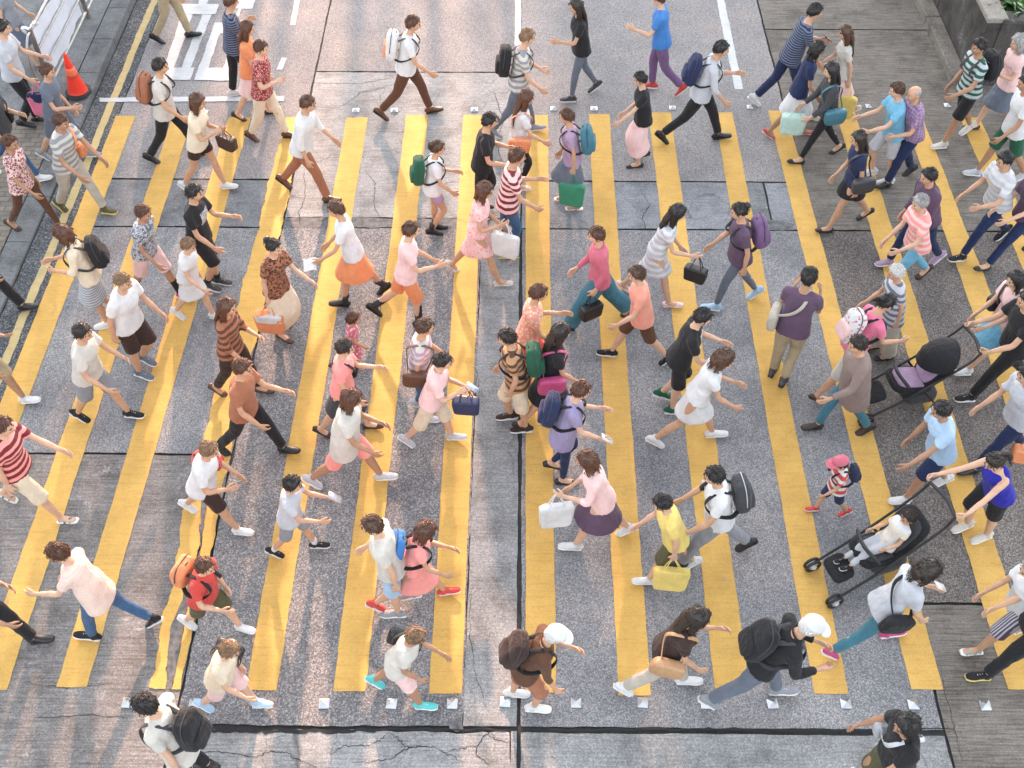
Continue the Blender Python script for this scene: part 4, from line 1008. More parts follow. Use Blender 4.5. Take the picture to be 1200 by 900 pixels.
            sd = opt or 'R'; shd, el, wr, hm = arm[sd]; c0 = wr + hm @ (np.array((.0, 0, -.10)) * s) + np.array((.0, 0, .035)); m0 = MB(); rot = Ry(R(-50))
            m0.add(*box(c0, (.009, .075, .150), rot)); sc2 = MB(); sc2.add(*box(c0 + rot @ np.array((-.0055, 0, 0)), (.002, .068, .140), rot))
            bag_obj('phone', bl, col, M4, [('mobile_phone', m0, mat_plain('phone_case', NC[col], .35)), ('screen', sc2, M_glass)])
        elif k == 'paper':
            sd = opt or 'R'; shd, el, wr, hm = arm[sd]; c0 = wr + hm @ (np.array((.0, 0, -.12)) * s) + np.array((0, 0, .01)); m0 = MB()
            V = []; F = []
            for t_ in (0, 1):
                for i in range(6):
                    for j in range(6): V.append(c0 + np.array(((i / 5 - .5) * .15 + .05, (j / 5 - .5) * .21, .012 * math.sin(i * 1.1) - .004 * t_)))
                F += [(t_ * 36 + i * 6 + j, t_ * 36 + i * 6 + j + 1, t_ * 36 + i * 6 + j + 7, t_ * 36 + i * 6 + j + 6) for i in range(5) for j in range(5)]
            m0.add(V, F); bag_obj('leaflet', bl, col, M4, [('leaflet', m0, fab(col))])
    return root, M4, dict(J=J, arm=arm, tp=tp, Tm=Tm)
# ---- everybody on the crossing; yaw 0 walks to the right of the picture, 180 to the left
P_ = person
FW = (14, 8, 74, 30)      # forearm raised in front
# upper left corner, on the pavement
P_('man in a grey t-shirt and black trousers at the left edge below the railing', 4, 33, 5, 1.74, 'm', 'b', 'L', ('tee', 'ltgrey'), ('trousers', 'black'), ('short', 'dark'), ('leather', 'black'), 0, aL=(30, 12, 40), bags=[('tote', 'pink', 'pink and white striped bag carried by the man in grey at the left edge', 'R', 'navy')])
P_('person in a grey top cut by the top left corner of the picture', 2, -26, 10, 1.68, 'f', 'a', 'R', ('tee', 'grey'), ('skirt', 'slate'), ('bob', 'brown'), ('flat', 'black'), 0)
P_('person in blue jeans and dark top with a shoulder bag at the left edge', -12, 102, 0, 1.66, 'm', 'e', 'R', ('tee', 'charcoal'), ('jeans', 'denim'), ('short', 'black'), ('sneaker', 'white'), 1, bags=[('shoulder', 'black', 'black shoulder bag of the jeans wearer at the left edge', 'L')])
P_('person with sun-tinted hair and blue grey t-shirt in front of the traffic cone', 56, 84, -8, 1.62, 'f', 'a', 'L', ('tee', 'slate'), ('shorts', 'slate'), ('short', 'auburn'), ('sneaker', 'grey'), 0, lean=10)
P_('man in white striped shirt and pale trousers with yellow soled shoes, pointing ahead', 72, 143, -22, 1.72, 'm', 'e', 'L', ('polo', 'offwhite', 'stripe_wide', 'grey'), ('trousers', 'stone'), ('short', 'auburn'), ('runner', 'olive'), 1, lean=14, aL=(46, 8, 12), bags=[('shoulder', 'orange', 'orange bag at the hip of the man in the white striped shirt', 'L')])
P_('woman in a pink printed blouse with brown leggings at the left edge', 12, 168, -15, 1.62, 'f', 'a', 'L', ('short_shirt', 'palepink', 'print', 'maroon'), ('tight', 'brown'), ('short', 'auburn'), ('flat', 'dkbrown'), 0)
P_('person in khaki trousers and black shoes mostly above the top edge at left', 188, -62, 0, 1.72, 'm', 'a', 'L', ('tee', 'navy'), ('trousers', 'khaki'), ('short', 'black'), ('leather', 'black'), 1)
P_('man in a white collar with a brown backpack and black trousers near the stop line', 188, 78, 0, 1.70, 'm', 'a', 'L', ('tee', 'offwhite'), ('trousers', 'black'), ('short', 'dark'), ('leather', 'black'), 1, bags=[('backpack', 'rust', 'rust brown backpack of the man near the stop line')])
P_('woman in a cream top and dark brown shorts near the white stop line', 232, 120, -10, 1.63, 'f', 'e', 'L', ('tee', 'cream'), ('shorts_mini', 'dkbrown'), ('bob', 'auburn'), ('sneaker', 'white'), 0, lean=12, bags=[('handbag', 'dkbrown', 'dark brown handbag of the woman in the cream top', 'L')])
P_('man in a navy patterned t-shirt and black trousers standing on the painted character', 271, 2, 20, 1.70, 'm', 'd', 'L', ('tee', 'navy', 'stripe', 'slate'), ('trousers', 'black'), ('short', 'auburn'), ('sneaker', 'white'), 1)
P_('woman with sun-tinted hair and an orange top beside the painted character', 290, 34, 0, 1.60, 'f', 'a', 'L', ('tee', 'orange'), ('skirt', 'palepink'), ('long', 'auburn'), ('flat', 'dkbrown'), 0)
P_('person in a dusky red shirt and cream trousers right of the painted character', 306, 57, -12, 1.66, 'm', 'a', 'L', ('tee', 'maroon', 'print', 'salmon'), ('trousers', 'cream'), ('short', 'auburn'), ('leather', 'brown'), 0)
P_('man in white shirt and brown trousers with a white and orange backpack at top', 484, 28, 0, 1.72, 'm', 'e', 'L', ('tee', 'white'), ('trousers', 'brown'), ('short', 'auburn'), ('leather', 'brown'), 1, lean=10, bags=[('backpack', 'orange', 'white and orange backpack of the man at top centre left', ('white',))])
P_('man in a loose plain white shirt and brown trousers on the fifth stripe', 361, 122, -12, 1.72, 'm', 'e', 'R', ('rolled', 'white'), ('trousers', 'rust'), ('short', 'auburn'), ('leather', 'brown'), 0, lean=14, aL=(30, 10, 20))
P_('girl with brown bun and white top holding both arms forward on the sixth stripe', 513, 174, 10, 1.50, 'f', 'b', 'L', ('tee', 'white'), ('shorts_mini', 'mauve'), ('bun', 'brown'), ('boot', 'black'), 0, aL=FW, bags=[('backpack', 'dkgreen', 'dark green backpack of the girl in the white top')])
P_('man in a plain black t-shirt facing right above the seventh stripe', 574, 142, 0, 1.66, 'm', 'd', 'R', ('tee', 'black'), ('trousers', 'black'), ('short', 'black'), ('sneaker', 'black'), 1, aR=(10, 10, 70))
P_('fair haired man in a striped grey t-shirt with a black backpack', 618, 44, 0, 1.75, 'm', 'a', 'L', ('tee', 'offwhite', 'stripe_wide', 'grey'), ('jeans', 'slate'), ('short', 'light'), ('sneaker', 'grey'), 0, bags=[('backpack', 'black', 'black backpack of the fair haired man in stripes')])
P_('woman with dark red long hair, white top and black leggings on the eighth stripe', 617, 115, 5, 1.60, 'f', 'd', 'L', ('tee', 'white'), ('tight', 'black'), ('long', 'auburn'), ('flat', 'palepink'), 0, bags=[('shoulder', 'orange', 'orange bag of the woman with dark red hair', 'R')])
P_('man in a red and white striped shirt and dark jeans with green soled shoes', 606, 184, 8, 1.72, 'm', 'd', 'L', ('tee', 'palepink', 'stripe_wide', 'maroon'), ('jeans', 'denim'), ('short', 'auburn'), ('runner', 'green'), 1, aL=(25, 8, 60))
P_('woman in a pink dress walking right between the seventh and eighth stripes', 568, 224, -10, 1.62, 'f', 'e', 'R', ('dress', 'palepink', 'floral', 'salmon'), ('none', .42), ('bob', 'auburn'), ('flat', 'offwhite'), 0, bags=[('tote', 'white', 'plain white tote of the woman in the pink dress', 'R')])
# top centre and right
P_('woman in a black top and grey leggings with one arm out at top centre', 675, 8, 195, 1.66, 'f', 'a', 'L', ('tee', 'black'), ('tight', 'slate'), ('long', 'dark'), ('sneaker', 'charcoal'), 0, aR=(-30, 30, 5), aL=(30, 8, 70))
P_('person in a bright blue t-shirt and purple trousers at the top edge', 772, -2, 170, 1.68, 'm', 'c', 'R', ('tee', 'blue'), ('trousers', 'purple'), ('short', 'brown'), ('sneaker', 'red'), 0, aL=(35, 10, 70))
P_('woman in a black top and pale pink skirt with black flats reaching left', 750, 93, 185, 1.52, 'f', 'b', 'L', ('tee', 'black'), ('skirt_long', 'palepink'), ('short', 'black'), ('flat', 'black'), 0, aL=(50, 8, 10))
P_('man in a light grey shirt with a navy backpack and black trousers', 845, 58, -5, 1.74, 'm', 'e', 'L', ('rolled', 'ltgrey'), ('trousers', 'black'), ('short', 'black'), ('leather', 'black'), 0, lean=12, aL=(35, 8, 60), bags=[('backpack', 'navy', 'navy backpack of the man in the light grey shirt')])
P_('reddish haired woman in a purple top with a blue bag between two stripes', 664, 137, 178, 1.58, 'f', 'd', 'L', ('tee', 'mauve'), ('skirt', 'slate'), ('short', 'auburn'), ('sandal', 'tan'), 0, bags=[('backpack', 'teal', 'blue backpack of the woman in the purple top'), ('tote', 'green', 'bright green bag held low by the woman in purple', 'L')])
P_('man in a navy striped t-shirt looking at a phone at the top right', 955, 14, 5, 1.76, 'm', 'e', 'R', ('tee', 'navy', 'stripe', 'slate'), ('trousers', 'navy'), ('short', 'black'), ('sneaker', 'white'), 1, lean=14, aR=(20, 15, 20), aL=FW, bags=[('phone', 'black', 'black phone held by the man in navy stripes', 'L')])
P_('dark haired woman in navy with a white skirt partly hidden at the top right', 958, 58, -10, 1.60, 'f', 'a', 'L', ('tee', 'navy'), ('skirt', 'white'), ('bob', 'black'), ('flat', 'red'), 1)
P_('brown haired girl in a white top with a yellow bag at the top right', 991, 39, 178, 1.55, 'f', 'a', 'L', ('tee', 'offwhite'), ('skirt', 'palepink'), ('long', 'brown'), ('flat', 'offwhite'), 0, bags=[('tote', 'yellow', 'bright yellow bag of the brown haired girl', 'L')])
P_('woman with long black hair in a dark grey top with black heels', 974, 83, 188, 1.62, 'f', 'a', 'L', ('shirt', 'charcoal'), ('tight', 'black'), ('long', 'black'), ('heel', 'black'), 0, aL=(25, 8, 25), bags=[('shoulder', 'teal', 'dark teal shoulder bag of the woman with long black hair', 'L'), ('shopping', 'mint', 'pale green shopping bag of the woman with long black hair', 'R')])
P_('long haired woman in a navy top and short black skirt with a grey bag', 1006, 163, 190, 1.60, 'f', 'a', 'L', ('tee', 'navy'), ('skirt_mini', 'black'), ('long', 'dark'), ('flat', 'black'), 0, lean=9, bags=[('shoulder', 'charcoal', 'charcoal bag of the woman in navy and black skirt', 'L')])
P_('bald man in a purple checked shirt and dark trousers', 1071, 110, 198, 1.64, 'm', 'a', 'L', ('short_shirt', 'mauve', 'plaid', 'purple'), ('trousers', 'dkdenim'), ('balding', 'grey'), ('leather', 'black'), 0, lean=14, aL=(25, 12, 60))
P_('person in a light blue t-shirt with arms forward behind the bald man', 1051, 106, 185, 1.62, 'm', 'd', 'L', ('tee', 'skyblue'), ('shorts', 'ltgrey'), ('short', 'brown'), ('sneaker', 'white'), 0, aL=(50, 8, 30), aR=(45, 8, 35), lean=10)
P_('man in a white and green t-shirt and black shorts with a big black backpack', 1147, 55, 200, 1.74, 'm', 'a', 'L', ('tee', 'ltgrey', 'stripe_wide', 'dkgreen'), ('shorts', 'black'), ('short', 'black'), ('sneaker', 'offwhite'), 2, lean=8, aL=(35, 10, 40), aR=(-10, 12, 40), bags=[('backpack', 'black', 'big black backpack of the man in white and green')])
P_('woman in a pale pink top with grey hair at the top right edge', 1193, 50, 190, 1.62, 'f', 'a', 'R', ('tee', 'palepink'), ('skirt', 'slate'), ('bob', 'grey'), ('flat', 'black'), 0)
P_('man in a white t-shirt and green shorts at the right edge', 1202, 98, 185, 1.72, 'm', 'a', 'R', ('tee', 'white'), ('shorts', 'dkgreen'), ('short', 'black'), ('sneaker', 'ltgrey'), 2, aL=(10, 10, 30))
P_('man in a white shirt with grey stripes and dark jeans near the right edge', 1177, 188, 200, 1.74, 'm', 'e', 'L', ('short_shirt', 'white', 'stripe_wide', 'ltgrey'), ('jeans', 'dkdenim'), ('short', 'black'), ('sneaker', 'black'), 1, lean=14, aL=(35, 10, 55), aR=(10, 12, 40))
P_('woman in a plum top and navy jeans with black flats at the right edge', 1214, 205, 198, 1.64, 'f', 'e', 'L', ('tee', 'plum'), ('jeans', 'dkdenim'), ('long', 'black'), ('flat', 'black'), 0, lean=10, aL=(45, 8, 30), aR=(30, 8, 30))
P_('black haired person in a dark jacket and jeans behind the pink shirt walker', 1088, 207, 200, 1.70, 'm', 'e', 'R', ('shirt', 'plum'), ('jeans', 'dkdenim'), ('short', 'black'), ('sneaker', 'mauve'), 1, lean=16)
P_('person in a coral pink polo shirt and light blue jeans', 1078, 238, 200, 1.66, 'f', 'e', 'L', ('polo', 'salmon', 'stripe_wide', 'palepink'), ('jeans', 'ltdenim'), ('short', 'grey'), ('flat', 'dkbrown'), 0, lean=14, aL=(20, 12, 60))
P_('elderly person with light hair in a grey blue striped tunic', 1050, 320, 188, 1.52, 'f', 'd', 'L', ('tunic', 'ltgrey', 'stripe_wide', 'slate'), ('wide', 'stone'), ('short', 'white'), ('flat', 'black'), 0, lean=10)
P_('woman in a pink t-shirt with black bun and a floral backpack', 1039, 355, 12, 1.62, 'f', 'a', 'L', ('tee', 'pink'), ('shorts_long', 'offwhite'), ('bun', 'black'), ('flat', 'brown'), 0, lean=16, aR=(30, 8, 50), bags=[('backpack', 'palepink', 'white floral backpack of the woman in pink', ('white', 'floral', 'rose'))])
P_('person in a taupe jacket and teal jeans below the woman in pink', 1005, 404, 192, 1.66, 'm', 'a', 'R', ('coat', 'taupe'), ('jeans', 'teal'), ('short', 'dark'), ('leather', 'dkbrown'), 1, lean=10, aL=(30, 14, 40))
P_('man in a dark plum t-shirt with a cream strap and khaki trousers walking away', 948, 325, 62, 1.70, 'm', 'b', 'L', ('tee', 'plum'), ('trousers', 'khaki'), ('short', 'black'), ('leather', 'charcoal'), 1, lean=5, bags=[('sling', 'stone', 'stone coloured bag slung behind the man in the dark plum t-shirt', 'L', 'stone')])
P_('woman in a white top and sky blue skirt with white shoes at the right', 1190, 328, 194, 1.64, 'f', 'e', 'L', ('tee', 'palepink'), ('skirt', 'skyblue'), ('bob', 'black'), ('sneaker', 'white'), 0, lean=12, aL=(45, 10, 30), bags=[('shoulder', 'black', 'black bag of the woman in the sky blue skirt', 'R')])
R_ST2 = P_('man in a black t-shirt and black trousers pushing a pushchair at the right edge', 1203, 352, 190, 1.74, 'm', 'a', 'L', ('tee', 'black'), ('trousers', 'black'), ('short', 'black'), ('sneaker', 'black'), 1, lean=10, aL=(32, 10, 45), aR=(32, 10, 45), gripL=True, gripR=True)
P_('man in a pale blue shirt and navy jeans at the right edge', 1204, 440, 190, 1.74, 'm', 'a', 'L', ('short_shirt', 'ltgrey'), ('jeans', 'dkdenim'), ('short', 'black'), ('leather', 'black'), 1, lean=14, bags=[('handbag', 'orange', 'orange bag of the man in the pale blue shirt', 'L')])
P_('boyish man in a light blue t-shirt reaching down to a child', 1103, 481, 188, 1.66, 'm', 'a', 'L', ('tee', 'ltblue'), ('shorts', 'dkdenim'), ('short', 'black'), ('sneaker', 'white'), 1, lean=16, aL=(48, 6, 8, 6))
P_('small child in red and white with a navy backpack on the thirteenth stripe', 985, 543, 188, 1.02, 'm', 'a', 'R', ('tee', 'red', 'stripe_wide', 'white'), ('shorts', 'navy'), ('cap', 'rose'), ('sneaker', 'red'), 0, aR=(-40, 20, 5), bags=[('backpack', 'navy', 'navy backpack of the small child in red')])
R_ST1 = P_('woman in a royal blue tank top and black shorts pushing a pushchair', 1166, 541, 200, 1.64, 'f', 'd', 'L', ('tank', 'royal'), ('shorts', 'black'), ('ponytail', 'dark'), ('sneaker', 'offwhite'), 0, lean=24, aL=(62, 14, 14, 4), aR=(62, 14, 14, 4), nod=20, gripL=True, gripR=True)
P_('dark haired woman in a pale blue shirt, teal jeans and pink shoes', 1088, 668, 6, 1.62, 'f', 'e', 'L', ('short_shirt', 'ltgrey'), ('jeans', 'teal'), ('bob', 'dark'), ('sneaker', 'magenta'), 0, lean=18, aL=FW, nod=20, bags=[('sling', 'black', 'black bag of the woman with pink shoes', 'R'), ('phone', 'white', 'white phone of the woman with pink shoes', 'L')])
P_('woman in a loose white shirt and striped trousers at the right edge with teal sandals', 1208, 668, 188, 1.60, 'f', 'a', 'L', ('tunic', 'white'), ('shorts_long', 'plum', 'pin', 'ltgrey'), ('short', 'grey'), ('sandal', 'turq'), 0, lean=14)
P_('person in black mostly cut by the lower right edge', 1238, 690, 186, 1.72, 'm', 'a', 'L', ('tee', 'black'), ('trousers', 'black'), ('short', 'black'), ('runner', 'black'), 1)
P_('black haired person in black top and olive trousers at the bottom right', 1062, 850, 187, 1.68, 'm', 'b', 'L', ('tee', 'black'), ('shorts_long', 'olive'), ('bob', 'black'), ('sneaker', 'black'), 1, lean=8, aL=(50, 8, 40), aR=(5, 20, 30), turn=10, bags=[('phone', 'white', 'white phone of the person in black at the bottom', 'L'), ('sling', 'ltgrey', 'pale printed bag of the person in black at the bottom', 'R')])
P_('man in a white cap and black jacket with a large black backpack', 950, 734, -4, 1.74, 'm', 'e', 'L', ('shirt', 'black'), ('trousers', 'slate'), ('cap', 'white'), ('sneaker', 'grey'), 1, lean=22, nod=18, aL=FW, bags=[('backpack', 'black', 'large black backpack of the man in the white cap')])
P_('woman with long dark brown hair and a light brown bag near the bottom', 818, 724, -6, 1.62, 'f', 'e', 'L', ('tee', 'dkbrown'), ('trousers', 'stone'), ('long', 'dark'), ('sneaker', 'white'), 0, lean=14, bags=[('shoulder', 'tan', 'light brown bag of the woman with long dark brown hair', 'R')])
P_('man in a white cap and brown jacket with white shoes at the bottom centre', 650, 744, 0, 1.56, 'm', 'd', 'L', ('rolled', 'brown'), ('shorts_long', 'rust'), ('cap', 'white'), ('sneaker', 'white'), 0, lean=20, nod=22, aL=FW, bags=[('backpack', 'dkbrown', 'dark brown backpack of the man in the brown jacket')])
# lower left half
P_('person in a white t-shirt with a black bag and bright turquoise shoes', 487, 746, -8, 1.46, 'f', 'e', 'R', ('tee', 'offwhite'), ('shorts', 'palepink'), ('short', 'light'), ('sneaker', 'turq'), 0, lean=18, nod=14, bags=[('shoulder', 'black', 'black bag of the person in turquoise shoes', 'L')])
P_('man in a light blue and white shirt turning left beside a blue backpack', 436, 616, 180, 1.66, 'm', 'b', 'L', ('tee', 'offwhite'), ('shorts', 'ltblue'), ('short', 'brown'), ('sneaker', 'grey'), 0, lean=8)
P_('woman in a rose pink dress and red shoes with a bright blue backpack', 499, 622, 4, 1.50, 'f', 'e', 'L', ('dress', 'salmon'), ('none', .46), ('bob', 'auburn'), ('sneaker', 'red'), 0, lean=14, nod=16, aL=FW, bags=[('backpack', 'blue', 'bright blue backpack of the woman in rose pink')])
P_('young person in a pale grey t-shirt and shorts with black shoes on the fifth stripe', 343, 568, -4, 1.38, 'm', 'a', 'L', ('tee', 'ltgrey'), ('shorts', 'grey'), ('short', 'black'), ('sneaker', 'black', 'white', .2), 0, lean=10, aL=(45, 8, 40), aR=(35, 8, 50), bags=[('phone', 'ltgrey', 'pale grey phone of the young person in grey', 'L')])
P_('large person in a loose white top with bare legs and grey shoes', 412, 468, -4, 1.66, 'f', 'e', 'L', ('tunic', 'offwhite'), ('shorts', 'salmon'), ('bob', 'auburn'), ('sneaker', 'ltgrey'), 0, lean=10, fat=1.12, aL=FW)
P_('person in a pale pink blouse and cream shorts with grey shoes near the seventh stripe', 519, 424, -8, 1.56, 'f', 'e', 'L', ('short_shirt', 'palepink'), ('shorts_long', 'cream'), ('short', 'dark'), ('sneaker', 'ltgrey'), 0, lean=12, aL=FW, bags=[('phone', 'ltblue', 'light blue phone of the person in the pale pink blouse', 'L'), ('handbag', 'dkdenim', 'dark blue bag of the person in the pale pink blouse', 'R')])
P_('person in a white and purple striped top with a brown bag behind the pink blouse', 498, 384, 0, 1.60, 'm', 'b', 'R', ('tee', 'offwhite', 'stripe_wide', 'mauve'), ('jeans', 'denim'), ('short', 'brown'), ('sneaker', 'ltgrey'), 0, bags=[('shoulder', 'brown', 'brown bag of the person in white and purple stripes', 'R')])
P_('woman in a dusky pink top and charcoal skirt with a black bag', 404, 408, -5, 1.58, 'f', 'a', 'L', ('tee', 'salmon'), ('skirt', 'charcoal'), ('short', 'dark'), ('flat', 'dkbrown'), 0, aL=(35, 8, 60), bags=[('sling', 'black', 'black bag of the woman in the dusky pink top', 'L')])
P_('small child in a red printed dress beside black boots', 414, 374, 10, 1.0, 'f', 'b', 'L', ('dress', 'rose', 'floral', 'palepink'), ('none', .4), ('short', 'auburn'), ('flat', 'red'), 0)
P_('woman in a white top, orange skirt and black boots holding a leaflet', 394, 246, 188, 1.64, 'f', 'e', 'L', ('tee', 'white'), ('skirt', 'orange', None, None), ('short', 'brown'), ('boot', 'black'), 0, aL=(40, 12, 20), bags=[('paper', 'white', 'white leaflet in the hand of the woman in the orange skirt', 'L')])
P_('woman in a pink and white top, orange shorts and black tights on the sixth stripe', 482, 270, 5, 1.64, 'f', 'c', 'R', ('tee', 'palepink'), ('shorts', 'orange'), ('short', 'brown'), ('boot', 'black', 'black', .8), 0)
P_('woman in a dark brown top and long cream skirt carrying a shopping bag', 321, 290, -30, 1.62, 'f', 'b', 'R', ('tee', 'rust', 'print', 'dkbrown'), ('skirt_long', 'cream'), ('bun', 'black'), ('flat', 'brown'), 0, aL=(45, 10, 35), bags=[('shopping', 'orange', 'orange and white shopping bag of the woman in brown', 'R', 'white')])
P_('person with sun-tinted hair in a grey printed top with black socks and pink shoes', 168, 250, -22, 1.62, 'f', 'e', 'L', ('tee', 'ltgrey', 'print', 'slate'), ('shorts', 'palepink'), ('short', 'auburn'), ('sneaker', 'magenta', 'black', .55), 0, lean=14)
P_('man in a black t-shirt and black shorts standing near the third stripe', 228, 226, -10, 1.70, 'm', 'b', 'L', ('tee', 'black', 'logo', 'ltgrey'), ('shorts', 'black'), ('short', 'black'), ('sneaker', 'charcoal', 'black', .2), 1, aL=(35, 8, 60))
P_('girl in a plain white dress beside the man in black shorts', 221, 288, -20, 1.42, 'f', 'a', 'L', ('dress', 'white'), ('none', .40), ('short', 'light'), ('sneaker', 'white'), 0, lean=14)
P_('woman in a rust brown blouse with long sun-tinted hair left of the fourth stripe', 266, 360, -15, 1.62, 'f', 'a', 'L', ('rolled', 'rust', 'stripe_wide', 'brown'), ('trousers', 'dkbrown'), ('long', 'auburn'), ('flat', 'brown'), 0, aL=FW)
P_('person in an orange top and black trousers walking right of the rust blouse woman', 284, 432, -12, 1.66, 'm', 'e', 'L', ('tee', 'rust'), ('trousers', 'black'), ('short', 'auburn'), ('leather', 'black'), 0, lean=8, aL=(40, 8, 50))
P_('woman in a cream blouse and grey striped skirt with a black backpack at the left', 73, 274, 190, 1.60, 'f', 'b', 'L', ('rolled', 'cream'), ('skirt', 'grey', 'stripe', 'ltgrey'), ('bob', 'auburn'), ('sneaker', 'white'), 0, aL=FW, bags=[('backpack', 'black', 'black backpack of the woman in the cream blouse')])
P_('light haired man in a plain white t-shirt and dark brown shorts on the second stripe', 144, 330, -20, 1.70, 'm', 'b', 'R', ('tee', 'white'), ('shorts', 'dkbrown'), ('crop', 'light'), ('sneaker', 'slate'), 0, lean=12, fat=1.08)
P_('dark haired person in a cream white top, grey shorts and black shoes', 97, 390, -12, 1.66, 'm', 'a', 'L', ('tee', 'offwhite'), ('shorts', 'grey'), ('short', 'dark'), ('sneaker', 'black'), 0, lean=12)
P_('person in black trousers mostly beyond the left edge near the yellow line', -50, 262, 0, 1.70, 'm', 'e', 'L', ('tee', 'black'), ('trousers', 'black'), ('short', 'black'), ('leather', 'black'), 1)
P_('person with a white shoe mostly beyond the left edge at the first stripe', -40, 372, -5, 1.66, 'm', 'e', 'L', ('tee', 'green', 'stripe_wide', 'white'), ('shorts', 'khaki'), ('short', 'auburn'), ('sneaker', 'white'), 0)
P_('person in a dark red t-shirt and cream trousers at the left edge reaching right', 4, 500, -8, 1.70, 'm', 'e', 'R', ('tee', 'maroon', 'stripe_wide', 'salmon'), ('shorts_long', 'cream'), ('short', 'auburn'), ('sandal', 'teal'), 0, lean=10, aL=(55, 8, 20))
P_('person in white t-shirt and dark shorts with a red bag on the fourth stripe', 245, 528, -12, 1.54, 'm', 'e', 'R', ('tee', 'white'), ('shorts', 'dkbrown'), ('short', 'light'), ('sneaker', 'white'), 0, lean=18, fat=1.05, bags=[('shoulder', 'red', 'red bag of the person in white on the fourth stripe', 'L')])
P_('woman in a peach top, blue jeans and black shoes walking left at the lower left', 68, 648, 178, 1.64, 'f', 'e', 'L', ('tunic', 'palepink', 'stripe', 'cream'), ('jeans', 'denim'), ('short', 'auburn'), ('sneaker', 'black'), 0, lean=8, aL=(45, 8, 40))
P_('person in dark clothes mostly beyond the left edge at the lower left', -48, 668, 0, 1.70, 'm', 'e', 'L', ('tee', 'navy'), ('trousers', 'black'), ('short', 'black'), ('leather', 'black'), 1)
P_('person in a bright red t-shirt, olive shorts and white shoes over the split stripe', 240, 664, -20, 1.46, 'm', 'e', 'L', ('tee', 'red'), ('shorts', 'olive'), ('short', 'auburn'), ('sneaker', 'white'), 0, lean=14, bags=[('backpack', 'orange', 'orange backpack of the person in the bright red t-shirt')])
P_('person in cream t-shirt with a black bag bending forward at the lower left', 268, 762, -12, 1.44, 'm', 'e', 'L', ('tee', 'cream'), ('shorts', 'palepink'), ('short', 'light'), ('sneaker', 'ltblue'), 0, lean=18, nod=18, bags=[('shoulder', 'black', 'black bag of the bending person at the lower left', 'L')])
P_('black haired person in a pinkish white shirt with black trousers at the bottom left', 170, 826, 170, 1.70, 'm', 'b', 'L', ('tunic', 'offwhite'), ('trousers', 'black'), ('short', 'black'), ('leather', 'black'), 0, lean=6, bags=[('backpack', 'black', 'black backpack of the person at the bottom left')])
# centre and right of centre
P_('man in a yellow t-shirt, olive shorts and white shoes walking left', 776, 590, 186, 1.50, 'm', 'e', 'L', ('tee', 'yellow'), ('shorts', 'olive'), ('short', 'black'), ('sneaker', 'white'), 0, lean=16, nod=14, bags=[('tote', 'yellow', 'yellow bag behind the man in the yellow t-shirt', 'L')])
P_('man in a white t-shirt and grey trousers with a dark backpack walking left', 837, 558, 184, 1.68, 'm', 'e', 'L', ('tee', 'white'), ('trousers', 'grey'), ('short', 'black'), ('leather', 'black'), 0, lean=10, aL=(20, 10, 30), bags=[('backpack', 'charcoal', 'dark backpack of the man in the white t-shirt')])
P_('auburn haired woman in a pale pink top and dark skirt with a white bag', 688, 540, 182, 1.62, 'f', 'a', 'L', ('rolled', 'palepink'), ('skirt', 'plum'), ('bob', 'auburn'), ('sneaker', 'white'), 0, lean=14, aL=FW, bags=[('tote', 'white', 'white bag of the auburn haired woman', 'L')])
P_('woman in a purple dress with a navy jacket and orange hair on the eighth stripe', 681, 458, 0, 1.62, 'f', 'b', 'R', ('tunic', 'lavender'), ('tight', 'dkdenim'), ('short', 'auburn'), ('flat', 'black'), 0, lean=10, aR=(20, 8, 40), bags=[('phone', 'white', 'white phone of the woman in the purple dress', 'R'), ('backpack', 'navy', 'navy backpack of the woman in the purple dress')])
P_('woman in a bright orange top and red skirt at the centre', 631, 344, 2, 1.62, 'f', 'd', 'L', ('tee', 'coral', 'floral', 'cream'), ('skirt', 'red'), ('short', 'auburn'), ('flat', 'dkbrown'), 0, aL=(30, 8, 60))
P_('dark haired woman in black with a pink strap beside the orange top woman', 657, 390, 8, 1.62, 'f', 'a', 'L', ('tee', 'black'), ('skirt', 'black'), ('long', 'dark'), ('flat', 'black'), 0, bags=[('shoulder', 'magenta', 'magenta bag of the woman in black at the centre', 'R')])
P_('woman in a rose pink long sleeved top and wide blue jeans', 699, 276, 186, 1.64, 'f', 'e', 'L', ('shirt', 'rose'), ('wide', 'teal'), ('short', 'auburn'), ('flat', 'dkbrown'), 0, lean=4, bags=[('handbag', 'black', 'small black handbag of the woman in the rose pink top', 'L')])
P_('man in a coral t-shirt and shorts with black shoes', 746, 322, 184, 1.60, 'm', 'e', 'R', ('tee', 'coral'), ('shorts', 'brown'), ('short', 'brown'), ('sneaker', 'black'), 0, lean=8)
P_('woman with long black hair in a grey and white patterned dress', 794, 250, -10, 1.62, 'f', 'a', 'R', ('dress', 'ltgrey', 'stripe_wide', 'white'), ('none', .40), ('long', 'black'), ('flat', 'palepink'), 0, lean=14, aR=(30, 8, 50), bags=[('handbag', 'black', 'small black bag of the woman in the grey patterned dress', 'R')])
P_('slim man in a plum t-shirt and dark grey trousers walking left with a satchel', 866, 248, 185, 1.68, 'm', 'e', 'L', ('tee', 'plum'), ('tight', 'slate'), ('bun', 'black'), ('sneaker', 'ltblue'), 1, lean=8, bags=[('backpack', 'purple', 'purple backpack of the slim man in plum'), ])
P_('man in a black t-shirt with a white print and black shorts near the tenth stripe', 823, 372, -3, 1.66, 'm', 'b', 'R', ('tee', 'black', 'logo', 'white'), ('shorts', 'black'), ('short', 'black'), ('sneaker', 'dkgreen'), 0, lean=12, nod=16, aR=(20, 10, 62), aL=(45, 8, 30))
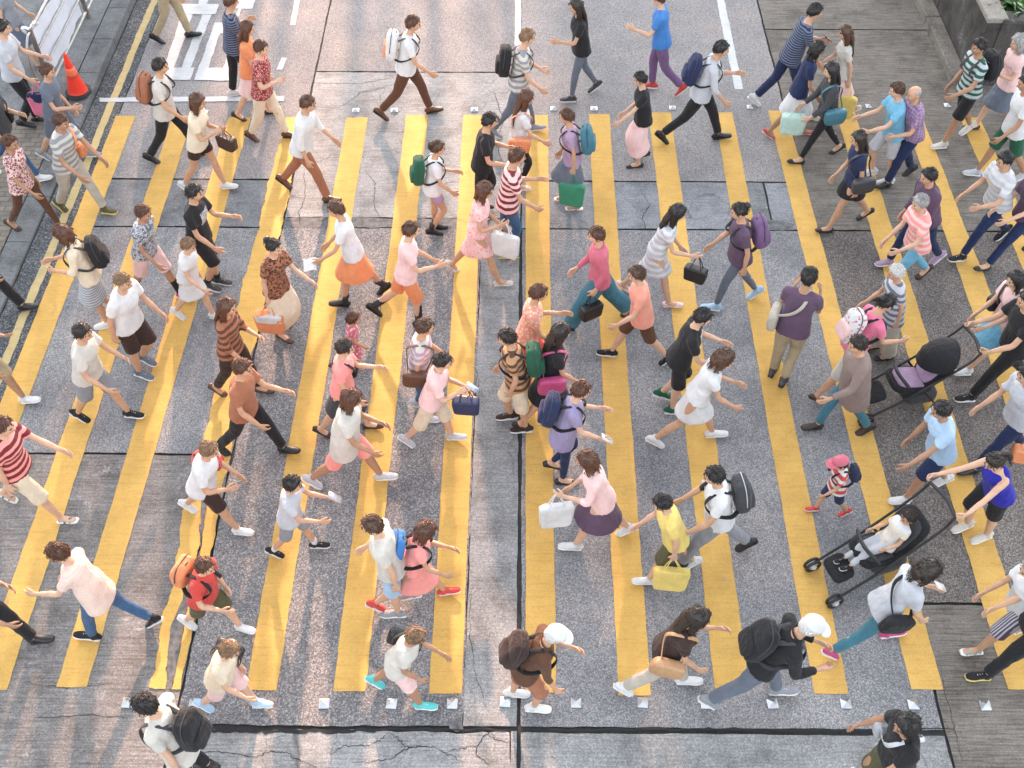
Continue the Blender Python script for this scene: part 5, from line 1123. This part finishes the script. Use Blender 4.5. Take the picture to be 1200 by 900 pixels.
P_('woman in a white dress and white shoes on the tenth stripe', 848, 420, -2, 1.62, 'f', 'a', 'L', ('dress', 'white'), ('none', .38), ('bob', 'brown'), ('sneaker', 'white'), 0, lean=16, nod=18, aL=FW)
P_('person in a brown and tan striped top with a dark green backpack', 594, 396, 182, 1.62, 'm', 'd', 'L', ('tee', 'tan', 'stripe_wide', 'brown'), ('shorts_long', 'cream'), ('short', 'dark'), ('sneaker', 'dkbrown'), 0, bags=[('backpack', 'dkgreen', 'dark green backpack of the person in brown and yellow stripes')])

# ---- pushchairs
def pushchair(loc, yaw, label, hood, cloth, pad, hz=.98):
    r_ = empty('pushchair', loc, R(yaw), label=label, cat='pushchair', group='pushchairs pushed over the crossing')
    Mf = mat_plain('pushchair_frame', (.03, .03, .032), .4, .5); Mg = fab(cloth)
    for sg in (-1, 1):
        y = sg * .22; q = MB(); q.add(*tube([(.56, y, .10), (.10, y, .42), (-.38, y, .84), (-.50, y * .96, hz)], .014, 10, ref=(0, 1, 0), sub=3)); q.add(*tube([(-.32, y, .10), (.0, y, .50)], .013, 10)); q.obj('frame', Mf, r_)
        for x, rad in ((.56, .075), (-.32, .10)):
            for dy in (-.022, .022):
                wq = MB(); a = np.linspace(0, 2 * math.pi, 21)[:-1]; ring = [(x + rad * math.cos(t), y + dy, rad * 1.0 + rad * math.sin(t)) for t in a] ; ring.append(ring[0])
                wq.add(*tube(ring, .016, 8, ref=(0, 1, 0), sub=1, rnd=False)); w_ = wq.obj('wheel', M_rub, r_)
                hb = MB(); hb.add(*tube([(x, y + dy - .008, rad), (x, y + dy + .008, rad)], rad * .45, 12, ref=(1, 0, 0), sub=1)); 
                for t in range(5): c_, s_ = math.cos(t * 1.2566), math.sin(t * 1.2566); hb.add(*tube([(x, y + dy, rad), (x + rad * .9 * c_, y + dy, rad + rad * .9 * s_)], .006, 6, ref=(0, 1, 0), sub=1))
                hb.obj('hub', M_frame, w_)
    q = MB(); q.add(*tube([(-.50, -.215, hz), (-.535, 0, hz + .01), (-.50, .215, hz)], .018, 10, ref=(1, 0, 0), sub=4)); q.obj('handlebar', M_rub, r_)
    q = MB(); q.add(*ell((.06, 0, .43), (.25, .19, .045), 20, 8, Ry(R(-8)), .5)); q.add(*ell((-.20, 0, .64), (.05, .19, .27), 20, 10, Ry(R(-32)), .5)); q.add(*ell((.44, 0, .30), (.12, .15, .03), 16, 8, Ry(R(20)), .5)); q.obj('seat', Mg, r_)
    q = MB(); q.add(*ell((.05, 0, .475), (.20, .15, .02), 16, 6, Ry(R(-8)), .5)); q.add(*ell((-.165, 0, .66), (.03, .15, .22), 16, 8, Ry(R(-32)), .5)); q.obj('cushion', fab(pad), r_)
    q = MB(); q.add(*tube([(.18, -.20, .56), (.24, 0, .60), (.18, .20, .56)], .02, 10, ref=(0, 0, 1), sub=4)); q.obj('bumper_bar', M_rub, r_)
    q = MB(); q.add(*ell((-.10, 0, .23), (.20, .17, .09), 16, 8, None, .5)); q.obj('basket', fab('charcoal'), r_)
    if hood:
        q = MB(); V = []; n1, n2 = 13, 9
        for k in (0, 1):
            for i in range(n1):
                a = math.pi * i / (n1 - 1)
                for j in range(n2):
                    b_ = R(-20 + 115 * j / (n2 - 1)); rr_ = .235 - .006 * k + .006 * math.cos(j * math.pi)
                    V.append((-.20 + rr_ * math.sin(a) * math.sin(b_) * 1.25 - .05, rr_ * math.cos(a) * .95, .74 + rr_ * math.sin(a) * math.cos(b_) * 1.05))
        F = [(k * n1 * n2 + i * n2 + j, k * n1 * n2 + i * n2 + j + 1, k * n1 * n2 + (i + 1) * n2 + j + 1, k * n1 * n2 + (i + 1) * n2 + j) for k in (0, 1) for i in range(n1 - 1) for j in range(n2 - 1)]
        q.add(V, F); q.obj('hood', fab(hood), r_)
    return r_
def at_hands(info, back=.53):
    root, M4, d = info; m_ = (d['arm']['L'][2] + d['arm']['R'][2]) / 2 + (d['arm']['L'][3] @ np.array((0, 0, -.08))); wp = M4 @ Vector(m_); f = M4.to_3x3() @ Vector((1, 0, 0))
    return Vector((wp.x + f.x * back, wp.y + f.y * back, 0)), math.degrees(math.atan2(f.y, f.x)), wp.z
l1, y1, h1 = at_hands(R_ST1); st1 = pushchair(l1, y1, 'black pushchair with a child in pale clothes pushed by the woman in royal blue', None, 'black', 'charcoal', h1)
l2, y2, h2 = at_hands(R_ST2); st2 = pushchair(l2, y2, 'black hooded pushchair pushed by the man in black at the right', 'black', 'black', 'mauve', h2)
f_ = Vector((math.cos(R(y1)), math.sin(R(y1)), 0))
P_('child in white and pale yellow sitting in the black pushchair', 0, 0, y1, .98, 'm', 's', 'L', ('tee', 'cream', 'stripe_wide', 'white'), ('trousers', 'ltgrey'), ('short', 'dark'), ('sneaker', 'black'), 0, lean=-24, nod=20, aL=(35, 12, 50), aR=(35, 12, 50), seat=True, pos=l1 - f_ * .04, root_z=0)
flush()
for cc in list(COL.objects):
    if cc.get('label', '').startswith('child in white and pale yellow'):
        # sit on the cushion: the lowest body point of a seated figure is its foot, so raise by seat height
        zs = np.empty(len(cc.data.vertices) * 3, np.float32); cc.data.vertices.foreach_get('co', zs); zs = zs.reshape(-1, 3)
        back = zs[(np.abs(zs[:, 0]) < .06)]; cc.location.z = .50 - back[:, 2].min()
bpy.data.collections.remove(TMP)
